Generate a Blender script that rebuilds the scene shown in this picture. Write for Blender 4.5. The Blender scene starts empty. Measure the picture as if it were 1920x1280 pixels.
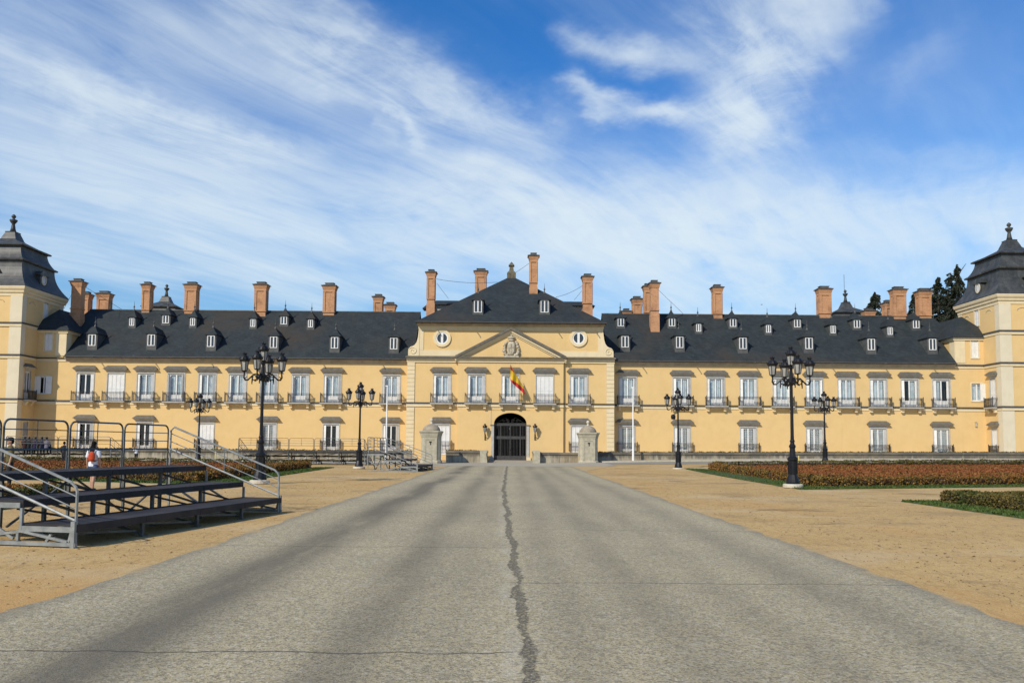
import bpy, bmesh, math, random
from mathutils import Vector, Matrix

random.seed(7)
sc = bpy.context.scene
COL = sc.collection
PI = math.pi

# ------------------------------------------------------------------ camera
F_PX, CAM_H = 1500.0, 1.65
PITCH, YAW, ROLL, SHIFT = math.radians(4.1), 0.0018, 0.0078, 87.0
_F = Vector((math.sin(YAW) * math.cos(PITCH), math.cos(YAW) * math.cos(PITCH), math.sin(PITCH)))
_R0 = Vector((math.cos(YAW), -math.sin(YAW), 0)); _U0 = _R0.cross(_F)
_R = _R0 * math.cos(ROLL) + _U0 * math.sin(ROLL)
_U = _U0 * math.cos(ROLL) - _R0 * math.sin(ROLL)
cam_d = bpy.data.cameras.new("camera"); cam = bpy.data.objects.new("camera", cam_d); COL.objects.link(cam)
cam_d.sensor_width = 36; cam_d.sensor_fit = 'HORIZONTAL'; cam_d.lens = F_PX / 1920 * 36
cam_d.shift_y = SHIFT / 1920; cam_d.clip_end = 6000; cam_d.clip_start = 0.1
cam.matrix_world = Matrix(((_R.x, _U.x, -_F.x, 0), (_R.y, _U.y, -_F.y, 0), (_R.z, _U.z, -_F.z, CAM_H), (0, 0, 0, 1)))
sc.camera = cam

def ray(px, py):
    return _F + _R * ((px - 960) / F_PX) + _U * ((640 + SHIFT - py) / F_PX)
def at(px, py, Y):
    d = ray(px, py); t = Y / d.y
    return d.x * t, CAM_H + d.z * t
def gat(px, py, Z=0.0):
    d = ray(px, py); t = (Z - CAM_H) / d.z
    return d.x * t, d.y * t

# ------------------------------------------------------------------ node helper
class NT:
    def __init__(s, tree): s.t = tree; s.n = tree.nodes; s.l = tree.links
    def node(s, typ, **kw):
        n = s.n.new(typ)
        for k, v in kw.items(): setattr(n, k, v)
        return n
    def put(s, sock, v):
        if isinstance(v, X): s.l.new(v.s, sock)
        elif isinstance(v, bpy.types.NodeSocket): s.l.new(v, sock)
        else: sock.default_value = v
    def m(s, op, *a):
        n = s.node('ShaderNodeMath', operation=op)
        for i, v in enumerate(a): s.put(n.inputs[i], v)
        return X(s, n.outputs[0])
    def noise(s, vec, scale=1.0, detail=4.0, rough=0.55, dist=0.0, col=False):
        n = s.node('ShaderNodeTexNoise'); s.put(n.inputs['Vector'], vec)
        n.inputs['Scale'].default_value = scale; n.inputs['Detail'].default_value = detail
        n.inputs['Roughness'].default_value = rough; n.inputs['Distortion'].default_value = dist
        return n.outputs['Color'] if col else X(s, n.outputs[0])
    def vec(s, x, y, z):
        n = s.node('ShaderNodeCombineXYZ')
        for i, v in enumerate((x, y, z)): s.put(n.inputs[i], v)
        return n.outputs[0]
    def xyz(s, v):
        n = s.node('ShaderNodeSeparateXYZ'); s.put(n.inputs[0], v)
        return [X(s, o) for o in n.outputs]
    def ramp(s, f, lo, hi, a=0.0, b=1.0):
        n = s.node('ShaderNodeMapRange', interpolation_type='SMOOTHSTEP'); s.put(n.inputs[0], f)
        for i, v in enumerate((lo, hi, a, b)): s.put(n.inputs[1 + i], v)
        return X(s, n.outputs[0])
    def mix(s, f, a, b, mode='MIX'):
        n = s.node('ShaderNodeMix', data_type='RGBA', blend_type=mode); s.put(n.inputs[0], f)
        for sock, v in ((n.inputs[6], a), (n.inputs[7], b)):
            s.put(sock, (*v, 1) if isinstance(v, tuple) and len(v) == 3 else v)
        return n.outputs[2]
class X:
    def __init__(s, nt, sock): s.nt = nt; s.s = sock
    def __add__(s, o): return s.nt.m('ADD', s, o)
    __radd__ = __add__
    def __mul__(s, o): return s.nt.m('MULTIPLY', s, o)
    __rmul__ = __mul__
    def __sub__(s, o): return s.nt.m('SUBTRACT', s, o)
    def __rsub__(s, o): return s.nt.m('SUBTRACT', o, s)
    def __truediv__(s, o): return s.nt.m('DIVIDE', s, o)
    def __rtruediv__(s, o): return s.nt.m('DIVIDE', o, s)
    def abs(s): return s.nt.m('ABSOLUTE', s)
    def exp(s): return s.nt.m('EXPONENT', s)
    def max(s, o): return s.nt.m('MAXIMUM', s, o)
    def min(s, o): return s.nt.m('MINIMUM', s, o)

# ------------------------------------------------------------------ sky, sun, exposure
SUN_AZ, SUN_EL = math.radians(38), math.radians(38)      # azimuth measured from behind the viewer towards the left
SKY_STRENGTH = 0.13
world = bpy.data.worlds.new("World"); sc.world = world; world.use_nodes = True
w = NT(world.node_tree); w.n.clear()
sky = w.node('ShaderNodeTexSky', sky_type='NISHITA', sun_disc=False, sun_elevation=SUN_EL, sun_rotation=PI + SUN_AZ,
             altitude=700, air_density=1.0, dust_density=0.35, ozone_density=3.0)
gen = w.node('ShaderNodeTexCoord').outputs['Generated']
dx, dy, dz = w.xyz(gen)
az = w.m('ARCTAN2', dx, dy); el = w.m('ARCSINE', dz)
zc = dz.max(0.0) + 0.06
u, v = dx / zc, dy / zc
# streak coordinates of a high cirrus sheet, drawn out along one wind direction
al, ac = u * 0.55 + v * 0.83, u * 0.83 - v * 0.55
warp = w.noise(w.vec(u, v, 3.1), 0.7, 3, 0.5) - 0.5
warp2 = w.noise(w.vec(u, v, 9.7), 0.6, 3, 0.5) - 0.5
streak = w.noise(w.vec(al * 0.34 + warp * 0.5, ac * 1.15 + warp2 * 1.0, 0.0), 1.5, 5, 0.52, 0.3)
fine = w.noise(w.vec(al * 0.9 + warp * 0.9, ac * 2.6 + warp2 * 1.8, 5.0), 2.0, 6, 0.58, 0.6)
puff = w.noise(w.vec(u * 1.3 + warp, v * 1.3 + warp2, 2.0), 2.6, 9, 0.68, 1.1)
wx = (w.noise(w.vec(az * 5.0, el * 9.0, 1.0), 1.0, 5, 0.6) - 0.5) * 0.16
wy = (w.noise(w.vec(az * 5.0, el * 9.0, 7.0), 1.0, 5, 0.6) - 0.5) * 0.11
azw, elw = az + wx, el + wy
def azel(px, py):
    d = ray(px, py).normalized(); return math.atan2(d.x, d.y), math.asin(d.z)
def stroke(x0, y0, x1, y1, hw, amp, soft=1.0):
    a0, e0 = azel(x0, y0); a1, e1 = azel(x1, y1); k = math.cos((e0 + e1) / 2)
    cx, cy = (a0 + a1) / 2, (e0 + e1) / 2
    ax, ay = (a1 - a0) * k, e1 - e0; L = math.hypot(ax, ay); ax, ay = ax / L, ay / L
    px_ = (azw - cx) * k; py_ = elw - cy
    s = (px_ * ax + py_ * ay) * (1 / (L * 0.62)); t = (py_ * ax - px_ * ay) * (F_PX / hw)
    return ((s * s * s * s + t * t) * -1.0).exp() * amp
STROKES = [
    (-60, 95, 240, 215, 30, 0.80), (200, 190, 520, 312, 24, 0.95), (-80, 20, 420, 170, 110, 0.34), (430, -35, 640, 85, 50, 1.05), (590, 60, 820, 180, 48, 0.95),
    (770, 160, 1010, 240, 36, 0.95), (748, 190, 775, 262, 15, 0.75), (700, 225, 730, 250, 14, 0.35), (520, 290, 1000, 350, 60, 0.34), (300, 60, 760, 180, 50, 0.18),
    (1500, -60, 1455, 160, 76, 0.95), (1480, 110, 1395, 280, 58, 0.95), (1440, 235, 1360, 300, 22, 0.60), (1045, 165, 1130, 205, 17, 0.75), (1100, 196, 1270, 225, 20, 0.80), (1220, 222, 1450, 216, 24, 0.66), (1300, 250, 1420, 180, 60, 0.30),
    (1075, 80, 1200, 112, 26, 0.75), (1180, 95, 1330, 112, 26, 0.62), (1290, -5, 1460, 55, 40, 0.50), (1560, 10, 1640, -30, 40, 0.30),
    (850, 340, 1350, 430, 80, 0.72), (200, 330, 900, 420, 75, 0.36), (1300, 380, 2000, 420, 70, 0.52), (0, 250, 500, 330, 60, 0.22), (700, 455, 1500, 480, 50, 0.42),
    (-50, 330, 220, 380, 40, 0.25), (1680, 160, 1780, 60, 30, 0.16), (1600, 270, 1900, 320, 24, 0.16), (0, 430, 480, 480, 22, 0.24), (250, 520, 700, 545, 18, 0.20),
]
dens = None
for s_ in STROKES:
    e_ = stroke(*s_); dens = e_ if dens is None else dens + e_
# combed filaments lie along the wind and break each band into strands
hair = w.noise(w.vec(al * 1.1 + warp * 1.3, ac * 7.0 + warp2 * 3.0, 8.0), 1.6, 6, 0.62, 0.5)
body = dens * (w.ramp(fine, 0.32, 0.66) * 0.55 + w.ramp(puff, 0.34, 0.66) * 0.34 + w.ramp(hair, 0.35, 0.65) * 0.22 + 0.16)
veil = w.ramp(streak, 0.40, 0.70) * (w.ramp(hair, 0.30, 0.70) * 0.16 + 0.20)
lowhaze = ((el - 0.225) * (el - 0.225) * -60.0).exp() * (w.ramp(streak, 0.34, 0.64) * (w.ramp(hair, 0.3, 0.7) * 0.25 + 0.34) + 0.10)
clearing = stroke(1600, 40, 1900, 330, 190, 0.75) + stroke(950, 40, 1010, 130, 70, 0.6) + stroke(640, 160, 760, 230, 60, 0.5) + stroke(1480, 300, 1900, 330, 60, 0.35)
cloud = body + (veil + lowhaze) * (1.0 - clearing).max(0.0) + w.ramp(el, 0.14, 0.0) * 0.26 + 0.02 + stroke(-200, 180, 800, 400, 230, 0.14) + stroke(800, 430, 1900, 440, 120, 0.30) + stroke(1550, 200, 1950, 90, 120, 0.10)
cloud = 1.0 - (cloud.max(0.0) * -1.15).exp()
hsv = w.node('ShaderNodeHueSaturation'); w.put(hsv.inputs['Color'], sky.outputs[0])
w.put(hsv.inputs['Hue'], w.ramp(el, 0.12, 0.42, 0.496, 0.507)); hsv.inputs['Saturation'].default_value = 1.40; hsv.inputs['Value'].default_value = 1.30
lowdim = w.ramp(el, 0.0, 0.30, 0.50, 1.0)
clear = w.mix(1.0, hsv.outputs[0], w.vec(lowdim, lowdim * 0.98 + 0.02, lowdim * 0.9 + 0.10), 'MULTIPLY')
skycol = w.mix(cloud * 0.97, clear, (6.0, 6.75, 7.1))
bg = w.node('ShaderNodeBackground'); w.put(bg.inputs[0], skycol); bg.inputs[1].default_value = SKY_STRENGTH
w.l.new(bg.outputs[0], w.node('ShaderNodeOutputWorld').inputs[0])
world.cycles.sampling_method = 'MANUAL'; world.cycles.sample_map_resolution = 512

sun_d = bpy.data.lights.new("sun", 'SUN'); sun = bpy.data.objects.new("sun", sun_d); COL.objects.link(sun)
sun_d.energy = 4.4; sun_d.angle = math.radians(0.55); sun_d.color = (1.0, 0.915, 0.77)
SD = Vector((-math.sin(SUN_AZ) * math.cos(SUN_EL), -math.cos(SUN_AZ) * math.cos(SUN_EL), math.sin(SUN_EL)))
sun.rotation_euler = SD.to_track_quat('Z', 'Y').to_euler(); sun.location = SD * 300
sc.view_settings.view_transform = 'Standard'; sc.view_settings.look = 'None'
sc.view_settings.exposure = 0.0; sc.view_settings.gamma = 1.0; sc.view_settings.use_curve_mapping = False
try:
    sc.cycles.max_bounces = 6; sc.cycles.transparent_max_bounces = 8; sc.cycles.use_denoising = True
except Exception: pass

# ------------------------------------------------------------------ materials
def mat(name, col, rough=0.8, col2=None, scale=2.0, lo=0.35, hi=0.65, bump=0.0, bscale=None, metal=0.0, spec=None, stretch=(1, 1, 1), extra=None):
    m = bpy.data.materials.new(name); m.use_nodes = True; t = NT(m.node_tree)
    b = t.n['Principled BSDF']; b.inputs['Roughness'].default_value = rough; b.inputs['Metallic'].default_value = metal
    if spec is not None: b.inputs['Specular IOR Level'].default_value = spec
    pos = t.node('ShaderNodeNewGeometry').outputs['Position']
    if stretch != (1, 1, 1):
        mp = t.node('ShaderNodeMapping'); mp.inputs['Scale'].default_value = stretch; t.l.new(pos, mp.inputs[0]); pv = mp.outputs[0]
    else: pv = pos
    c = (*col, 1)
    if col2:
        f = t.ramp(t.noise(pv, scale, 6, 0.6), lo, hi); c = t.mix(f, col, col2)
    if extra: c = extra(t, pos, c, b)
    t.put(b.inputs['Base Color'], c)
    if bump:
        bn = t.node('ShaderNodeBump'); bn.inputs['Strength'].default_value = 1.0; bn.inputs['Distance'].default_value = bump
        t.put(bn.inputs['Height'], t.noise(pv, bscale or scale * 3, 5, 0.6)); t.l.new(bn.outputs[0], b.inputs['Normal'])
    return m

def plaster_extra(t, pos, c, b):
    x, y, z = t.xyz(pos)
    st = t.ramp(t.noise(t.vec(x * 1.6, y * 1.6, z * 0.12), 1.0, 5, 0.6), 0.55, 0.85)
    c = t.mix(st * 0.26, c, (0.46, 0.31, 0.14))
    big = t.ramp(t.noise(t.vec(x, y, z), 0.16, 3, 0.5), 0.35, 0.7)
    c = t.mix(big * 0.20, c, (0.73, 0.53, 0.25))
    low = t.ramp(z, 3.0, 0.4) * t.ramp(t.noise(pos, 0.5, 4, 0.6), 0.4, 0.7)
    c = t.mix(t.ramp(t.noise(t.vec(x * 0.9, y * 0.9, z * 0.9), 1.0, 6, 0.7), 0.56, 0.72) * 0.13, c, (0.52, 0.35, 0.15))
    return t.mix(low * 0.22, c, (0.72, 0.49, 0.225))
M_OCHRE = mat("ochre_plaster", (0.675, 0.475, 0.210), 0.9, (0.645, 0.45, 0.195), 0.9, bump=0.004, bscale=9, extra=plaster_extra)
def cream_extra(t, pos, c, b):
    x, y, z = t.xyz(pos)
    st = t.ramp(t.noise(t.vec(x * 2.5, y * 2.5, z * 0.2), 1.0, 5, 0.6), 0.5, 0.85)
    return t.mix(st * 0.25, c, (0.42, 0.35, 0.22))
M_CREAM = mat("cream_plaster", (0.71, 0.595, 0.375), 0.9, (0.66, 0.55, 0.34), 1.2, bump=0.003, bscale=9, extra=cream_extra)
M_PALE = mat("pale_pilaster_plaster", (0.66, 0.585, 0.42), 0.9, (0.62, 0.55, 0.39), 1.0, extra=cream_extra)
M_MOULD = mat("weathered_moulding", (0.50, 0.43, 0.31), 0.9, (0.40, 0.34, 0.24), 1.5, extra=cream_extra)
M_HOOD = mat("weathered_hood_slate", (0.135, 0.125, 0.102), 0.8, (0.095, 0.088, 0.074), 2.5)
M_TRIM = mat("window_stone", (0.46, 0.45, 0.41), 0.85, (0.38, 0.37, 0.33), 2.0)
M_WHITE = mat("white_paint", (0.78, 0.78, 0.75), 0.5, (0.70, 0.70, 0.67), 3.0)
def closed_extra(t, pos, c, b):
    x, y, z = t.xyz(pos)
    return t.mix(t.ramp(t.noise(t.vec(x * 9, y * 9, z * 0.5), 1.0, 3, 0.5), 0.45, 0.75) * 0.3, c, (0.58, 0.56, 0.50))
M_SHUT = mat("shutter_paint", (0.74, 0.74, 0.70), 0.55, (0.66, 0.66, 0.63), 2.0, extra=closed_extra)
M_GSHUT = mat("grey_shutter_paint", (0.36, 0.36, 0.34), 0.6, (0.30, 0.30, 0.28), 3.0)
M_STONE = mat("sentry_granite", (0.44, 0.40, 0.29), 0.9, (0.35, 0.315, 0.225), 3.0, bump=0.006, bscale=14)
M_DOME = mat("weathered_dome_stone", (0.34, 0.29, 0.21), 0.95, (0.24, 0.20, 0.14), 2.5, bump=0.008, bscale=10)
M_FIN = mat("lichened_finial_stone", (0.15, 0.135, 0.09), 0.95, (0.085, 0.075, 0.05), 5.0)
def wall_extra(t, pos, c, b):
    x, y, z = t.xyz(pos)
    # rain-washed black lichen running down from the coping
    n = t.noise(t.vec(x * 2.2, y * 2.2, z * 0.35), 1.0, 6, 0.65)
    n2 = t.noise(t.vec(x * 0.35, y * 0.35, 0.0), 1.0, 4, 0.6)
    top = t.ramp(z, 0.35, 1.1)
    f = t.ramp(n + n2 * 0.5 + top * 0.34, 0.68, 0.98)
    c = t.mix(f * 0.88, c, (0.080, 0.073, 0.056))
    return t.mix(t.ramp(n2, 0.45, 0.7) * 0.35, c, (0.37, 0.28, 0.16))
M_WALLST = mat("stained_wall_stone", (0.40, 0.355, 0.265), 0.95, (0.31, 0.27, 0.195), 1.6, bump=0.008, bscale=9, extra=wall_extra)
def slate_extra(t, pos, c, b):
    x, y, z = t.xyz(pos)
    br = t.node('ShaderNodeTexBrick'); t.put(br.inputs['Vector'], t.vec(x + y, z * 1.0, 0.0))
    br.inputs['Scale'].default_value = 1.0; br.inputs['Brick Width'].default_value = 0.32; br.inputs['Row Height'].default_value = 0.17
    br.inputs['Mortar Size'].default_value = 0.012; br.inputs['Bias'].default_value = 0.0
    br.inputs['Color1'].default_value = (0.55, 0.55, 0.55, 1); br.inputs['Color2'].default_value = (1.15, 1.15, 1.15, 1); br.inputs['Mortar'].default_value = (0.45, 0.45, 0.45, 1)
    c = t.mix(0.55, c, br.outputs[0], 'MULTIPLY')
    br2 = t.ramp(t.noise(t.vec(x * 0.5, y * 0.5, z * 0.25), 0.35, 5, 0.6), 0.50, 0.72)
    c = t.mix(br2 * 0.75, c, (0.046, 0.037, 0.028))
    return t.mix(t.ramp(t.noise(pos, 2.2, 3, 0.5), 0.74, 0.80) * 0.5, c, (0.13, 0.13, 0.13))
M_SLATE = mat("roof_slate", (0.031, 0.040, 0.042), 0.75, (0.023, 0.030, 0.033), 0.7, bump=0.01, bscale=7, spec=0.25, extra=slate_extra)
M_LEAD = mat("weathered_lead", (0.062, 0.067, 0.066), 0.6, (0.10, 0.10, 0.095), 2.0, spec=0.3)
def tower_extra(t, pos, c, b):
    x, y, z = t.xyz(pos)
    br = t.node('ShaderNodeTexBrick'); t.put(br.inputs['Vector'], t.vec(x + y, z, 0.0))
    br.inputs['Scale'].default_value = 1.0; br.inputs['Brick Width'].default_value = 0.45; br.inputs['Row Height'].default_value = 0.24; br.inputs['Mortar Size'].default_value = 0.014
    br.inputs['Color1'].default_value = (0.6, 0.6, 0.6, 1); br.inputs['Color2'].default_value = (1.2, 1.2, 1.2, 1); br.inputs['Mortar'].default_value = (0.4, 0.4, 0.4, 1)
    c = t.mix(0.5, c, br.outputs[0], 'MULTIPLY')
    st = t.ramp(t.noise(t.vec(x * 1.8, y * 1.8, z * 0.25), 1.0, 5, 0.65), 0.52, 0.72)
    return t.mix(st * 0.55, c, (0.135, 0.135, 0.12))
M_TLEAD = mat("tower_lead_slate", (0.037, 0.041, 0.041), 0.5, (0.066, 0.069, 0.066), 1.0, stretch=(1, 1, 0.35), bump=0.01, spec=0.35, extra=tower_extra)
M_DKMOULD = mat("slate_topped_moulding", (0.15, 0.135, 0.11), 0.85, (0.10, 0.09, 0.07), 2.0)
M_COURSE = mat("dark_string_course_cap", (0.07, 0.066, 0.06), 0.8, (0.05, 0.047, 0.045), 2.0)
def brick_extra(t, pos, c, b):
    x, y, z = t.xyz(pos)
    br = t.node('ShaderNodeTexBrick'); t.put(br.inputs['Vector'], t.vec(x + y, z, 0.0))
    br.inputs['Scale'].default_value = 1.0; br.inputs['Brick Width'].default_value = 0.27; br.inputs['Row Height'].default_value = 0.085
    br.inputs['Mortar Size'].default_value = 0.012
    br.inputs['Color1'].default_value = (0.43, 0.175, 0.070, 1); br.inputs['Color2'].default_value = (0.56, 0.27, 0.115, 1); br.inputs['Mortar'].default_value = (0.46, 0.34, 0.22, 1)
    c = t.mix(0.8, c, br.outputs[0])
    c = t.mix(t.ramp(t.noise(pos, 0.9, 5, 0.6), 0.50, 0.72) * 0.6, c, (0.22, 0.105, 0.055))
    return t.mix(t.ramp(t.noise(t.vec(x * 2.2, y * 2.2, z * 0.5), 1.0, 5, 0.65), 0.55, 0.75) * 0.5, c, (0.10, 0.06, 0.04))
M_BRICK = mat("chimney_brick", (0.47, 0.25, 0.115), 0.9, (0.38, 0.18, 0.08), 2.5, bump=0.01, bscale=12, extra=brick_extra)
M_IRON = mat("black_iron", (0.018, 0.018, 0.020), 0.5, (0.03, 0.028, 0.028), 4.0)
M_LAMP = mat("lamp_black_paint", (0.007, 0.008, 0.010), 0.42, (0.012, 0.012, 0.014), 3.0, spec=0.3)
M_LGLASS = mat("frosted_lantern_glass", (0.36, 0.36, 0.33), 0.3, (0.27, 0.27, 0.25), 4.0, spec=0.6)
M_GATE = mat("gate_iron", (0.034, 0.033, 0.031), 0.6, (0.05, 0.05, 0.046), 4.0)
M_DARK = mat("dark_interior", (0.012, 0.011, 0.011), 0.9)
M_CURT = mat("curtain_cloth", (0.66, 0.66, 0.64), 0.95, (0.50, 0.51, 0.51), 2.0)
M_PLINTH = mat("lamp_plinth_stone", (0.56, 0.51, 0.40), 0.9, (0.48, 0.42, 0.32), 3.0)
M_GALV = mat("galvanised_steel", (0.29, 0.305, 0.295), 0.6, (0.20, 0.215, 0.21), 6.0, metal=0.35)
M_GALVD = mat("dull_galvanised_steel", (0.13, 0.145, 0.145), 0.6, (0.08, 0.09, 0.092), 5.0, metal=0.5)
M_DECK = mat("film_faced_plywood", (0.020, 0.018, 0.019), 0.7, (0.042, 0.036, 0.034), 1.6, stretch=(1, 1, 1), bump=0.002, bscale=60, spec=0.35)
M_BONE = mat("white_flagpole_paint", (0.80, 0.80, 0.78), 0.4)
M_YEL = mat("pale_yellow_paint", (0.62, 0.50, 0.14), 0.6)
def glass_mat(name, tint, fac):
    m = bpy.data.materials.new(name); m.use_nodes = True; t = NT(m.node_tree); t.n.clear()
    tr = t.node('ShaderNodeBsdfTransparent'); tr.inputs[0].default_value = (*tint, 1)
    gl = t.node('ShaderNodeBsdfGlossy'); gl.inputs['Roughness'].default_value = 0.03; gl.inputs[0].default_value = (0.85, 0.9, 1, 1)
    lw = t.node('ShaderNodeLayerWeight'); lw.inputs['Blend'].default_value = 0.5; fac_ = X(t, lw.outputs['Facing']); fac_ = fac_ * fac_ * fac_
    mx = t.node('ShaderNodeMixShader'); t.put(mx.inputs[0], fac_ * fac * 0.4 + 0.055)
    t.l.new(tr.outputs[0], mx.inputs[1]); t.l.new(gl.outputs[0], mx.inputs[2])
    t.l.new(mx.outputs[0], t.node('ShaderNodeOutputMaterial').inputs[0]); return m
M_PANE = glass_mat("window_glass", (0.80, 0.87, 0.90), 1.3)

# ------------------------------------------------------------------ mesh builder
class MB:
    def __init__(s): s.v = []; s.f = []; s.mi = []; s.cur = 0; s.sm = []; s.smooth = False
    def face(s, idx): s.f.append(tuple(idx)); s.mi.append(s.cur); s.sm.append(s.smooth)
    def add(s, vs, fs):
        o = len(s.v); s.v.extend([tuple(p) for p in vs])
        for f in fs: s.face([o + i for i in f])
        return s
    def box(s, x0, x1, y0, y1, z0, z1):
        vs = [(x, y, z) for z in (z0, z1) for y in (y0, y1) for x in (x0, x1)]
        return s.add(vs, [(0, 2, 3, 1), (4, 5, 7, 6), (0, 1, 5, 4), (2, 6, 7, 3), (0, 4, 6, 2), (1, 3, 7, 5)])
    def frustum(s, x0, x1, y0, y1, z0, X0, X1, Y0, Y1, z1):
        vs = [(x0, y0, z0), (x1, y0, z0), (x0, y1, z0), (x1, y1, z0), (X0, Y0, z1), (X1, Y0, z1), (X0, Y1, z1), (X1, Y1, z1)]
        return s.add(vs, [(0, 2, 3, 1), (4, 5, 7, 6), (0, 1, 5, 4), (2, 6, 7, 3), (0, 4, 6, 2), (1, 3, 7, 5)])
    def prism(s, poly, y0, y1):                      # polygon in x,z (counter-clockwise seen from -y) pulled from y0 to y1
        n = len(poly)
        vs = [(x, y0, z) for x, z in poly] + [(x, y1, z) for x, z in poly]
        fs = [tuple(range(n)), tuple(range(2 * n - 1, n - 1, -1))]
        fs += [(i, i + n, (i + 1) % n + n, (i + 1) % n) for i in range(n)]
        return s.add(vs, fs)
    def tube(s, pts, r, n=6, caps=True):
        pts = [Vector(p) for p in pts]
        rs = r if isinstance(r, (list, tuple)) else [r] * len(pts)
        up = None; rings = []
        for i, p in enumerate(pts):
            d = (pts[min(i + 1, len(pts) - 1)] - pts[max(i - 1, 0)]).normalized()
            if up is None: up = Vector((0, 0, 1)) if abs(d.z) < 0.9 else Vector((1, 0, 0))
            a = d.cross(up); a.normalize(); b = a.cross(d); up = b
            o = len(s.v)
            for k in range(n):
                q = p + (a * math.cos(2 * PI * k / n) + b * math.sin(2 * PI * k / n)) * rs[i]; s.v.append(tuple(q))
            rings.append(o)
        for o, q in zip(rings, rings[1:]):
            for k in range(n): s.face((o + k, o + (k + 1) % n, q + (k + 1) % n, q + k))
        if caps:
            s.face([rings[0] + k for k in range(n - 1, -1, -1)]); s.face([rings[-1] + k for k in range(n)])
        return s
    def bar(s, p, q, w, h=None):                     # rectangular bar
        p, q = Vector(p), Vector(q); h = h or w; d = (q - p).normalized()
        up = Vector((0, 0, 1)) if abs(d.z) < 0.95 else Vector((0, 1, 0))
        a = d.cross(up).normalized() * w / 2; b = a.cross(d).normalized() * h / 2
        vs = [e + a * i + b * j for e in (p, q) for i, j in ((-1, -1), (1, -1), (1, 1), (-1, 1))]
        return s.add(vs, [(3, 2, 1, 0), (4, 5, 6, 7), (0, 1, 5, 4), (1, 2, 6, 5), (2, 3, 7, 6), (3, 0, 4, 7)])
    def lathe(s, prof, n=12, c=(0, 0, 0), rot=0.0, sx=1.0, sy=1.0):
        rings = []
        for r, z in prof:
            o = len(s.v)
            for k in range(n):
                a = 2 * PI * k / n + rot
                s.v.append((c[0] + r * sx * math.cos(a), c[1] + r * sy * math.sin(a), c[2] + z))
            rings.append(o)
        for o, q in zip(rings, rings[1:]):
            for k in range(n): s.face((o + k, o + (k + 1) % n, q + (k + 1) % n, q + k))
        s.face([rings[0] + k for k in range(n - 1, -1, -1)]); s.face([rings[-1] + k for k in range(n)])
        return s
    def square(s, prof, cx, cy):                     # square plan, profile of (half width, z)
        return s.lathe([(r * math.sqrt(2), z) for r, z in prof], 4, (cx, cy, 0), PI / 4)
    def quad(s, a, b, c, d): return s.add([a, b, c, d], [(0, 1, 2, 3)])
    def mesh(s, name, mats):
        me = bpy.data.meshes.new(name); me.from_pydata(s.v, [], s.f)
        for m in (mats if isinstance(mats, (list, tuple)) else [mats]): me.materials.append(m)
        me.polygons.foreach_set('material_index', s.mi); me.polygons.foreach_set('use_smooth', s.sm)
        me.update(); return me
    def build(s, name, mats, parent=None, loc=(0, 0, 0), rz=0.0):
        return link(name, s.mesh(name, mats), parent, loc, rz)

def link(name, me, parent=None, loc=(0, 0, 0), rz=0.0):
    o = bpy.data.objects.new(name, me); COL.objects.link(o); o.location = loc; o.rotation_euler = (0, 0, rz)
    if parent: o.parent = parent
    return o
def thing(name, label, cat, loc=(0, 0, 0), rz=0.0, group=None, me=None):
    o = link(name, me, None, loc, rz); o['label'] = label; o['category'] = cat
    if group: o['group'] = group
    return o
def tag(o, label, cat, group=None):
    o['label'] = label; o['category'] = cat
    if group: o['group'] = group
    return o
def struct(o): o['kind'] = 'structure'; return o
def stuff(o, label=None, cat=None):
    o['kind'] = 'stuff'
    if label: o['label'] = label
    if cat: o['category'] = cat
    return o
KIDS = {}
def kids(o): return [c for c in COL.objects if c.parent == o]
def copy_tree(o, loc, rz=None, label=None):
    r = o.copy(); COL.objects.link(r); r.location = loc
    if rz is not None: r.rotation_euler = (0, 0, rz)
    if label: r['label'] = label
    def rec(src, dst):
        for ch in list(src.children):
            c = ch.copy(); COL.objects.link(c); c.parent = dst; rec(ch, c)
    rec(o, r); return r

def ss(a): a = max(0.0, min(1.0, a)); return a * a * (3 - 2 * a)
def gz(x, y):                                        # the ground climbs gently towards the far right
    if x <= 4: return 0.0
    return 0.7 * (1 - math.exp(-(x - 4) / 22.0)) * ss((y - 40) / 36.0)

#STRUCTURE
# ------------------------------------------------------------------ ground, roads
def sheet(name, m, xs, ys, dz, fx=None):
    b = MB(); b.smooth = True
    for y in ys:
        for x in xs:
            X_ = fx(x, y) if fx else x
            b.v.append((X_, y, gz(X_, y) + dz))
    n = len(xs)
    for j in range(len(ys) - 1):
        for i in range(n - 1): b.face((j * n + i, j * n + i + 1, (j + 1) * n + i + 1, (j + 1) * n + i))
    return struct(b.build(name, m))

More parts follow.
